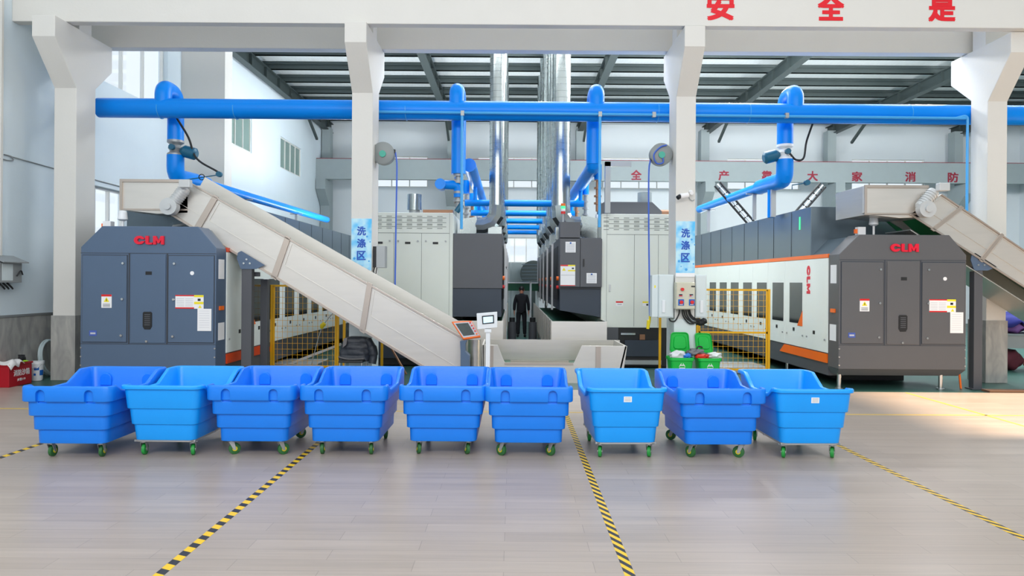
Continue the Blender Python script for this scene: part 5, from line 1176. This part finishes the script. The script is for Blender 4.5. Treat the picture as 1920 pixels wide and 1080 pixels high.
# ------------------------------------------------------------------ green bins
def bin_(px0, px1, py, Y, lab, lid, tilt, grp='green pedal bins'):
    x0, x1, z1 = WX(px0, Y), WX(px1, Y), WZ(py, Y, px0); t = thing('waste_bin', lab, 'waste bin', ((x0 + x1) / 2, Y + 0.2, 0), grp)
    def lp(s, z, d=0.0): 
        c, hw, hd = (x0 + x1) / 2, (x1 - x0) / 2 * s - d, 0.21 * s - d
        r = 0.05; o = []
        for cx, cy, a0 in ((hw - r, hd - r, 0), (-hw + r, hd - r, 90), (-hw + r, -hd + r, 180), (hw - r, -hd + r, 270)):
            for k in range(5): o.append(Vector((c + cx + r * math.cos(R(a0 + 22.5 * k)), Y + 0.21 + cy + r * math.sin(R(a0 + 22.5 * k)), z)))
        return o
    MB().loft([lp(.74, 0.0), lp(.92, z1 - .06), lp(1.0, z1 - .055), lp(1.0, z1), lp(.95, z1), lp(.88, z1 - .06), lp(.7, 0.04)]).build('body', M['green_bin'], t, bevel=0.004)
    c = (x0 + x1) / 2; mb = MB(); zz = z1 - 0.19; yy = Y + 0.022
    mb.box(c - .05, c + .05, yy - .004, yy, zz + .04, zz + .05); mb.box(c - .04, c + .04, yy - .004, yy, zz + .055, zz + .063)
    mb.bar((c - .055, yy, zz + .02), (c, yy, zz + .115), .004, .008); mb.bar((c + .055, yy, zz + .02), (c, yy, zz + .115), .004, .008); mb.box(c - .055, c + .055, yy - .004, yy, zz - .005, zz + .008); mb.box(c - .04, c - .032, yy - .004, yy, zz - .06, zz - .005); mb.box(c + .032, c + .04, yy - .004, yy, zz - .06, zz - .005)
    mb.build('emblem', M['label_white'], t, smooth=0, label='white recycling pictogram')
    q = [W(*p, Y + 0.44) for p in lid]
    def rr(e, off):
        c = sum(q, Vector()) / 4; o = []
        for i in range(4):
            a, b, d = q[i - 1], q[i], q[(i + 1) % 4]
            b2 = c + (b - c) * e; a2 = c + (a - c) * e; d2 = c + (d - c) * e
            p, s = b2 + (a2 - b2).normalized() * .07, b2 + (d2 - b2).normalized() * .07
            for k in range(5):
                u = k / 4; o.append(p * (1 - u) ** 2 + b2 * 2 * u * (1 - u) + s * u * u + Vector((0, off, 0)))
        return o
    MB().loft([rr(1.0, .05), rr(1.0, 0), rr(.94, 0.0), rr(.90, .025), rr(.66, .025), rr(.62, -0.005)]).build('lid', M['green_bin'], t, bevel=0.004)
    MB().cyl((c - .12, Y + .43, z1 - .02), (c + .12, Y + .43, z1 - .02), 0.018, seg=10).build('hinge', M['green_bin'], t)
    return t
bin_(1258, 1303.5, 671, 12.75, 'green bin in front of the electrical boxes column, lid open, clear bag inside', [(1258.5, 623), (1291, 623), (1294, 661), (1256, 661)], 0)
bin_(1312, 1355, 672, 12.75, 'green bin right of the column foot, lid open, red and white rubbish inside', [(1303, 624), (1333, 625), (1338, 662), (1306, 660)], 0)
def rubbish(c, r, m, seed, lab):
    o = MB().blob(c, *r, seed=seed, amp=0.22, sub=3).build('rubbish_bag', M[m], smooth=60); tag(o, lab, 'rubbish')
def at(px, py, Y): v = W(px, py, Y); return (v.x, v.y, v.z)
rubbish(at(1272, 666, 12.95), (0.17, 0.12, 0.09), 'bag_white', 3, 'crumpled clear-white bag in the left green bin')
rubbish(at(1288, 668, 12.88), (0.08, 0.07, 0.05), 'bag_blue', 5, 'blue wrapper in the left green bin')
rubbish(at(1302, 660, 12.98), (0.17, 0.1, 0.07), 'bag_grey', 9, 'grey crumpled sack draped between the two green bins')
rubbish(at(1316, 669, 12.95), (0.14, 0.1, 0.06), 'bag_red', 11, 'red bag in the right green bin')
rubbish(at(1340, 667, 12.97), (0.12, 0.1, 0.07), 'bag_white', 13, 'white crumpled bag in the right green bin')
o = MB().tube(smooth_path([at(1306, 655, 12.9), at(1309, 650, 12.9), at(1314, 650, 12.9), at(1317, 652, 12.9)]), 0.014, 8).build('umbrella_handle', M['near_black']); tag(o, 'black hooked handle poking out above the grey sack', 'handle')

# ------------------------------------------------------------------ jacket on a chair
Yj = 12.72; t = thing('chair', 'dark chair under the black puffer jacket beneath the left conveyor', 'chair', (WX(668, Yj), Yj + 0.25, 0))
cx = WX(668, Yj + .2)
box(cx - .22, cx + .22, Yj - 0.22, Yj + .22, 0.42, 0.46).build('seat', M['near_black'], t, smooth=0, bevel=0.01)
box(cx - .2, cx + .2, Yj + .2, Yj + .23, 0.5, 0.80).build('backrest', M['near_black'], t, smooth=0, bevel=0.01)
for sx in (-.2, .2):
    for sy in (-.2, .2): MB().cyl((cx + sx, Yj + sy, 0), (cx + sx, Yj + sy, 0.46 if sy < 0 else 0.8), 0.014, seg=10).build('leg', M['zinc'], t)
t = thing('puffer_jacket', 'black quilted puffer jacket hung over the chair below the left conveyor', 'jacket', (cx, Yj + .18, 0.42))
loops = []; nz = 40
zA, zB = WZ(632, Yj, 668), 0.42
for i in range(nz + 1):
    v = i / nz; z = zB + (zA - zB) * v; s = i / nz
    hwl = 0.30 - 0.13 * v ** 1.5; hwr = 0.30 - 0.06 * v; hd = 0.17 - 0.06 * v
    if v > 0.93: k = math.sqrt(max(0.02, 1 - ((v - 0.93) / 0.075) ** 2)); hwl *= k; hwr *= k; hd *= k
    puff = 0.016 * abs(math.sin(v * math.pi * 4.2)) ** 0.6
    lp = []
    for k in range(36):
        a = 2 * math.pi * k / 36; cc, ss = math.cos(a), math.sin(a); e = 0.62
        x = abs(cc) ** e * (1 if cc > 0 else -1); y = abs(ss) ** e * (1 if ss > 0 else -1)
        w = hwr if x > 0 else hwl; q = puff + 0.012 * math.sin(5 * a + 6 * v)
        lp.append(Vector((cx + x * (w + q), Yj + .18 + y * (hd + q), z)))
    loops.append(lp)
j = MB().loft(loops).build('body_shell', M['jacket'], t, smooth=70); ORG[j.name] = ORG[t.name]
MB().tube(smooth_path([(cx + .24, Yj + .13, zA - .06), (cx + .33, Yj + .08, zA - .2), (cx + .36, Yj + .07, zB + .1), (cx + .34, Yj + .05, zB - .04)]), [0.07] * 6 + [0.085] * 6 + [0.07] * 7, 14).build('sleeve', M['jacket'], t)
MB().slab([(cx - .19, Yj + .03, zA - .03), (cx - .12, Yj + .03, zA - .02), (cx - .13, Yj + .0, zA - .14), (cx - .2, Yj + .01, zA - .2)], (0, .03, 0)).build('lining', M['lining'], t, smooth=0, label='grey lining showing at the collar')
MB().tube(smooth_path([(cx - .27, Yj - .02, zB + .09), (cx - .1, Yj - .03, zB + .05), (cx + .2, Yj - .03, zB + .055)]), 0.012, 8).build('zip_edge', M['lining'], t)

# ------------------------------------------------------------------ person walking away in the aisle
def person():
    X, Y = 0.30, 24.0
    t = thing('person', 'person in a dark suit seen from behind, standing in the aisle', 'person', (X, Y, 0))
    def skin(name, verts, edges, m, parent, sub=2, root=0):
        me = bpy.data.meshes.new(name); me.from_pydata([v[:3] for v in verts], edges, []); me.materials.append(M[m])
        o = bpy.data.objects.new(name, me); COL.objects.link(o); o.parent = parent
        md = o.modifiers.new('skin', 'SKIN'); md.use_smooth_shade = True
        for i, v in enumerate(verts):
            sv = me.skin_vertices[0].data[i]; sv.radius = (v[3], v[4] if len(v) > 4 else v[3]); sv.use_root = (i == root)
        s = o.modifiers.new('sub', 'SUBSURF'); s.levels = sub; s.render_levels = sub
        return o
    # body: pelvis 0, spine, neck, head, legs, arms
    V = [(0, 0, .93, .15, .10), (0, 0, 1.12, .13, .09), (0, .01, 1.32, .16, .10), (0, 0, 1.44, .10, .07), (0, 0, 1.51, .055), (0, -.005, 1.57, .075, .085), (0, -.01, 1.66, .078, .095), (0, -.005, 1.72, .05, .06)]
    E = [(0, 1), (1, 2), (2, 3), (3, 4), (4, 5), (5, 6), (6, 7)]
    for s in (-1, 1):
        b = len(V); V += [(s * .1, 0, .84, .085), (s * .11, 0, .5, .058), (s * .115, .02, .28, .052), (s * .12, 0, .09, .036), (s * .125, -.12, .035, .032)]
        E += [(0, b), (b, b + 1), (b + 1, b + 2), (b + 2, b + 3), (b + 3, b + 4)]
        b = len(V); V += [(s * .19, 0, 1.40, .055), (s * .235, .01, 1.13, .042), (s * .25, -.03, .9, .03), (s * .252, -.035, .83, .03, .02)]
        E += [(3, b), (b, b + 1), (b + 1, b + 2), (b + 2, b + 3)]
        h = b + 3
        for f in range(4):
            yy = -.065 + .02 * f; L = (.07, .08, .075, .06)[f]; c = len(V)
            V += [(s * .252, yy, .785, .0085), (s * .248, yy - .004, .785 - L * .55, .008), (s * .238, yy - .008, .785 - L, .007)]
            E += [(h, c), (c, c + 1), (c + 1, c + 2)]
        c = len(V); V += [(s * .238, -.08, .82, .009), (s * .228, -.1, .775, .008)]; E += [(h, c), (c, c + 1)]
    o = skin('body', V, E, 'skin', t, 2)
    J = [(0, 0, .74, .19, .13), (0, 0, 1.0, .185, .125), (0, 0, 1.2, .175, .12), (0, .01, 1.36, .19, .12), (0, 0, 1.47, .10, .085), (0, 0, 1.53, .066, .072)]; E = [(0, 1), (1, 2), (2, 3), (3, 4), (4, 5)]
    for s in (-1, 1):
        b = len(J); J += [(s * .175, 0, 1.41, .075), (s * .24, .01, 1.14, .06), (s * .253, -.02, .91, .052)]; E += [(3, b), (b, b + 1), (b + 1, b + 2)]
    skin('suit_jacket', J, E, 'suit', t, 2)
    T = [(0, 0, 1.0, .15, .11)]; E = []
    for s in (-1, 1):
        b = len(T); T += [(s * .1, 0, .82, .10), (s * .11, 0, .5, .078), (s * .115, .01, .25, .07), (s * .12, 0, .07, .062)]; E += [(0, b), (b, b + 1), (b + 1, b + 2), (b + 2, b + 3)]
    skin('trousers', T, E, 'suit', t, 2)
    for s in (-1, 1):
        mb = MB().blob((X + s * .122, Y + .04, .045), .048, .14, .05, seed=2, amp=0.0, sub=3, flat=0.0); mb.build('shoe', M['near_black'], t)
    MB().blob((X, Y - .022, 1.66), .096, .105, .112, seed=4, amp=0.02, sub=3, flat=1.555).build('hair', M['hair'], t)
    for s in (-1, 1): MB().blob((X + s * .083, Y + .0, 1.62), .014, .025, .034, seed=1, amp=0, sub=2).build('ear', M['skin'], t)
        # the body data faces -y; the figure faces away from the camera
    t.rotation_euler = (0, 0, math.pi)
    return t
person()

# ------------------------------------------------------------------ left corner
t = thing('sand_box', 'red fire sand box with white characters against the left wall', 'sand box', (-9.03, 12.3, 0)); bx0, bx1, by0, by1, bz = XL + 0.04, WX(17, 12.05, 705), 12.05, 12.62, 0.40
MB().box(bx0, bx1, by0, by1, 0.0, bz - 0.03).build('body', M['red_box'], t, smooth=0, bevel=0.006); MB().box(bx0, bx1 + 0.015, by0 - 0.015, by1 + 0.015, bz - 0.03, bz).build('lid', M['red_box'], t, smooth=0, bevel=0.005)
mb = MB(); put_text(mb, '消防沙箱', (bx1 + 0.001, 12.36, 0.235), 0.4, 0.115, right=(0, 1, 0), bold=0.015, depth=0.003); put_text(mb, '火警119', (bx1 + 0.001, 12.35, 0.11), 0.2, 0.05, right=(0, 1, 0), bold=0.01, depth=0.003); mb.build('lettering', M['label_white'], t, smooth=0, normals=False)
mb = MB(); NG = 14; G = []
for i in range(NG + 1):
    row = []
    for k in range(NG + 1):
        u, v = i / NG, k / NG; x = bx0 + (bx1 - bx0 + 0.06) * u; y = by0 - 0.03 + 0.34 * v
        z = bz + 0.015 + 0.035 * (1 + math.sin(7 * u + 3 * v)) * (0.4 + 0.6 * math.sin(math.pi * v)) + 0.02 * math.sin(11 * v + 5 * u)
        if u > 0.88: z -= (u - 0.88) * (0.9 if v < 0.6 else 0.2)
        row.append(mb.bm.verts.new((x, y, z)))
    G.append(row)
for i in range(NG):
    for k in range(NG): mb.face([G[i][k], G[i + 1][k], G[i + 1][k + 1], G[i][k + 1]])
o = mb.build('white_sack', M['cloth_white'], smooth=80); s = o.modifiers.new('thick', 'SOLIDIFY'); s.thickness = 0.012; tag(o, 'crumpled white sack lying on the red sand box', 'sack')
t = thing('work_glove', 'black glove with lime cuff on the red sand box behind the white sack', 'glove', (bx1 - 0.1, 12.48, bz))
mb = MB(); mb.blob((bx1 - 0.1, 12.5, bz + 0.055), .06, .07, .06, seed=6, amp=.1, sub=2)
for k in range(4): mb.cyl((bx1 - .15 + .03 * k, 12.5, bz + .08), (bx1 - .155 + .033 * k, 12.5, bz + .13), .014, seg=8)
mb.build('hand_part', M['near_black'], t)
MB().blob((bx1 - 0.06, 12.5, bz + 0.015), .075, .06, .016, seed=6, amp=.05, sub=2).build('cuff', mat('lime', rgb(170, 230, 40), 0.5), t)
Yk = 12.95; bx = WX(70, Yk, 690); t = thing('bucket', 'white plastic bucket with blue print beside the red sand box', 'bucket', (bx, Yk, 0)); zb_ = WZ(677, Yk, 70)
MB().tube([(bx, Yk, 0.0), (bx, Yk, 0.02), (bx, Yk, zb_ - 0.05)], [0.085, 0.09, 0.105], 24).tube([(bx, Yk, zb_ - 0.05), (bx, Yk, zb_)], 0.113, 24).build('pail', M['plastic_white'], t)
mb = MB()
for a0, a1, z0, z1 in ((-1.5, -0.7, .2, .25), (-0.6, 0.2, .1, .2), (-1.6, -1.2, .1, .14)):
    lp = []
    for z in (z0, z1): lp.append([(bx + (0.0915 + .05 * z) * math.cos(a0 + (a1 - a0) * k / 6), Yk + (0.0915 + .05 * z) * math.sin(a0 + (a1 - a0) * k / 6), z) for k in range(7)])
    A = [[mb.bm.verts.new(p) for p in l] for l in lp]
    for k in range(6): mb.face([A[0][k], A[0][k + 1], A[1][k + 1], A[1][k]])
mb.build('print', M['button_blue'], t)
MB().tube(smooth_path([(bx - .11, Yk, zb_ - .03), (bx - .06, Yk - .1, zb_ - .12), (bx + .06, Yk - .1, zb_ - .12), (bx + .11, Yk, zb_ - .03)]), 0.004, 6).build('handle', M['zinc'], t)
t = thing('hose_coil', 'coiled translucent white hose leaning on the marble dado by the first column', 'hose', (WX(82, 13.4), 13.4, 0))
cc = Vector((XL + 0.14, 13.55, 0.36)); mb = MB(); pts = []
for k in range(5 * 28):
    a = 2 * math.pi * k / 28; r = 0.30 + 0.012 * math.sin(k * 0.37); pts.append(cc + Vector((0.02 + 0.018 * (k / 28) - 0.08 * math.sin(a) * 0.6, r * math.cos(a), r * math.sin(a) * 1.12)))
mb.tube(pts, 0.018, 8).build('coil', M['hose_pale'], t)
mb = MB(); 
t = thing('meter_box', 'grey electrical meter box with a rain hood, high on the left wall', 'meter box', (XL + .12, 12.45, 1.8)); ym0, ym1 = 12.2, 12.75
box(XL, XL + 0.2, ym0, ym1, WZ(530, 12.5, 20), WZ(492, 12.5, 20)).build('case', M['cast_grey'], t, smooth=0, bevel=0.008)
z_ = WZ(492, 12.5, 20); MB().prism([(XL, z_ + .1), (XL + .3, z_ - .01), (XL + .3, z_ + .01), (XL, z_ + .13)], 'y', ym0 - .04, ym1 + .04).build('rain_hood', M['cast_grey'], t, smooth=0)
box(XL + .2, XL + .206, ym0 + .05, ym1 - .24, z_ - .33, z_ - .03).build('label', M['box_pale'], t, smooth=0, label='pale blue label')
MB().tube(smooth_path([(XL + .21, 12.6, z_ - .25), (XL + .24, 12.66, z_ - .15), (XL + .22, 12.74, z_ - .22)]), 0.012, 8).build('switch', M['near_black'], t)
for k in range(3): MB().tube(smooth_path([(XL + .1, 12.3 + .1 * k, z_ - .37), (XL + .14, 12.35 + .1 * k, z_ - .44), (XL + .1, 12.45 + .1 * k, z_ - .48)]), 0.016, 8).build('cable_tail', M['black_rubber'], t)
o = box(XL, XL + .04, 12.42, 12.47, z_ + .12, 9.8).build('conduit', M['white_paint'], smooth=0); tag(o, 'white cable conduit rising up the left wall from the meter box', 'conduit')
o = MB().tube(smooth_path([(XL + .02, 11.0, 4.1), (XL + .02, 12.6, 4.08), (XL + .03, 12.7, 4.16), (XL + .02, 12.8, 4.16), (XL + .02, 16.2, 4.10), (XL + .02, 19.2, 4.1)]), 0.012, 6).build('wall_cable', M['cast_grey']); tag(o, 'thin grey cable running along the left wall above the window', 'cable')

# ------------------------------------------------------------------ linen table behind the right column
Yl = 15.2; t = thing('linen_table', 'work table behind the far right column carrying folded cloth', 'table', (11.9, Yl + .4, 0)); tx0 = WX(1885, Yl)
box(tx0, tx0 + 2.2, Yl, Yl + .9, 0.80, 0.84).build('table_top', M['beam_grey'], t, smooth=0, bevel=0.005); box(tx0 + .03, tx0 + 2.17, Yl + .03, Yl + .06, 0.52, 0.80).build('apron', M['cast_grey'], t, smooth=0)
for a in (0.0, 2.14):
    for b in (0.02, .82): box(tx0 + a, tx0 + a + .06, Yl + b, Yl + b + .06, 0, 0.8).build('leg', M['cast_grey'], t, smooth=0)
mb = MB(); G = []; NX, NY = 30, 14
for i in range(NX + 1):
    row = []
    for k in range(NY + 1):
        u, v = i / NX, k / NY; x = tx0 + .0 + 1.7 * u; y = Yl - .06 + 0.9 * v
        z = 1.12 + .05 * math.sin(9 * u) + .12 * math.sin(math.pi * v) + .03 * math.sin(13 * v + 7 * u)
        if v < 0.2: z -= (0.2 - v) * 5 * (0.12 + .38 * max(0, min(1, (u - .2) * 5)) + .05 * math.sin(20 * u))
        row.append(mb.bm.verts.new((x, y, z)))
    G.append(row)
for i in range(NX):
    for k in range(NY): mb.face([G[i][k], G[i + 1][k], G[i + 1][k + 1], G[i][k + 1]])
o = mb.build('navy_cloth', M['cloth_navy'], smooth=80); s = o.modifiers.new('thick', 'SOLIDIFY'); s.thickness = 0.02; tag(o, 'navy blue cloth heaped over the linen table and hanging at its front', 'cloth')
o = MB().blob((tx0 + .32, Yl + .3, 0.98), .3, .26, .15, seed=21, amp=.15, flat=0.842).build('linen_bundle', M['cloth_purple'], smooth=60); tag(o, 'purple plastic-wrapped bundle on the linen table under the navy cloth', 'bundle')
o = MB().blob((tx0 + .5, Yl + .4, 1.36), .14, .12, .07, seed=23, amp=.2).build('white_cloth', M['cloth_white'], smooth=60); tag(o, 'small white cloth on top of the navy cloth heap', 'cloth')
o = MB().blob((tx0 + .35, Yl + .35, 0.24), .26, .2, .25, seed=25, amp=.12, flat=0.0).build('laundry_sack', M['cloth_maroon'], smooth=60); tag(o, 'dark maroon sack under the linen table', 'sack')
o = MB().blob((tx0 + .78, Yl + .3, 0.16), .12, .12, .16, seed=27, amp=.1, flat=0.0).build('orange_bag', M['orange_dark'], smooth=60); tag(o, 'orange bag under the linen table at the frame edge', 'bag')
o = box(WX(1845, 12.45), 13.5, 12.28, 12.5, -0.004, 0.03).build('floor_curb', M['brown_pipe'], smooth=0); tag(o, 'low brown curb strip on the floor before the far right column', 'curb')
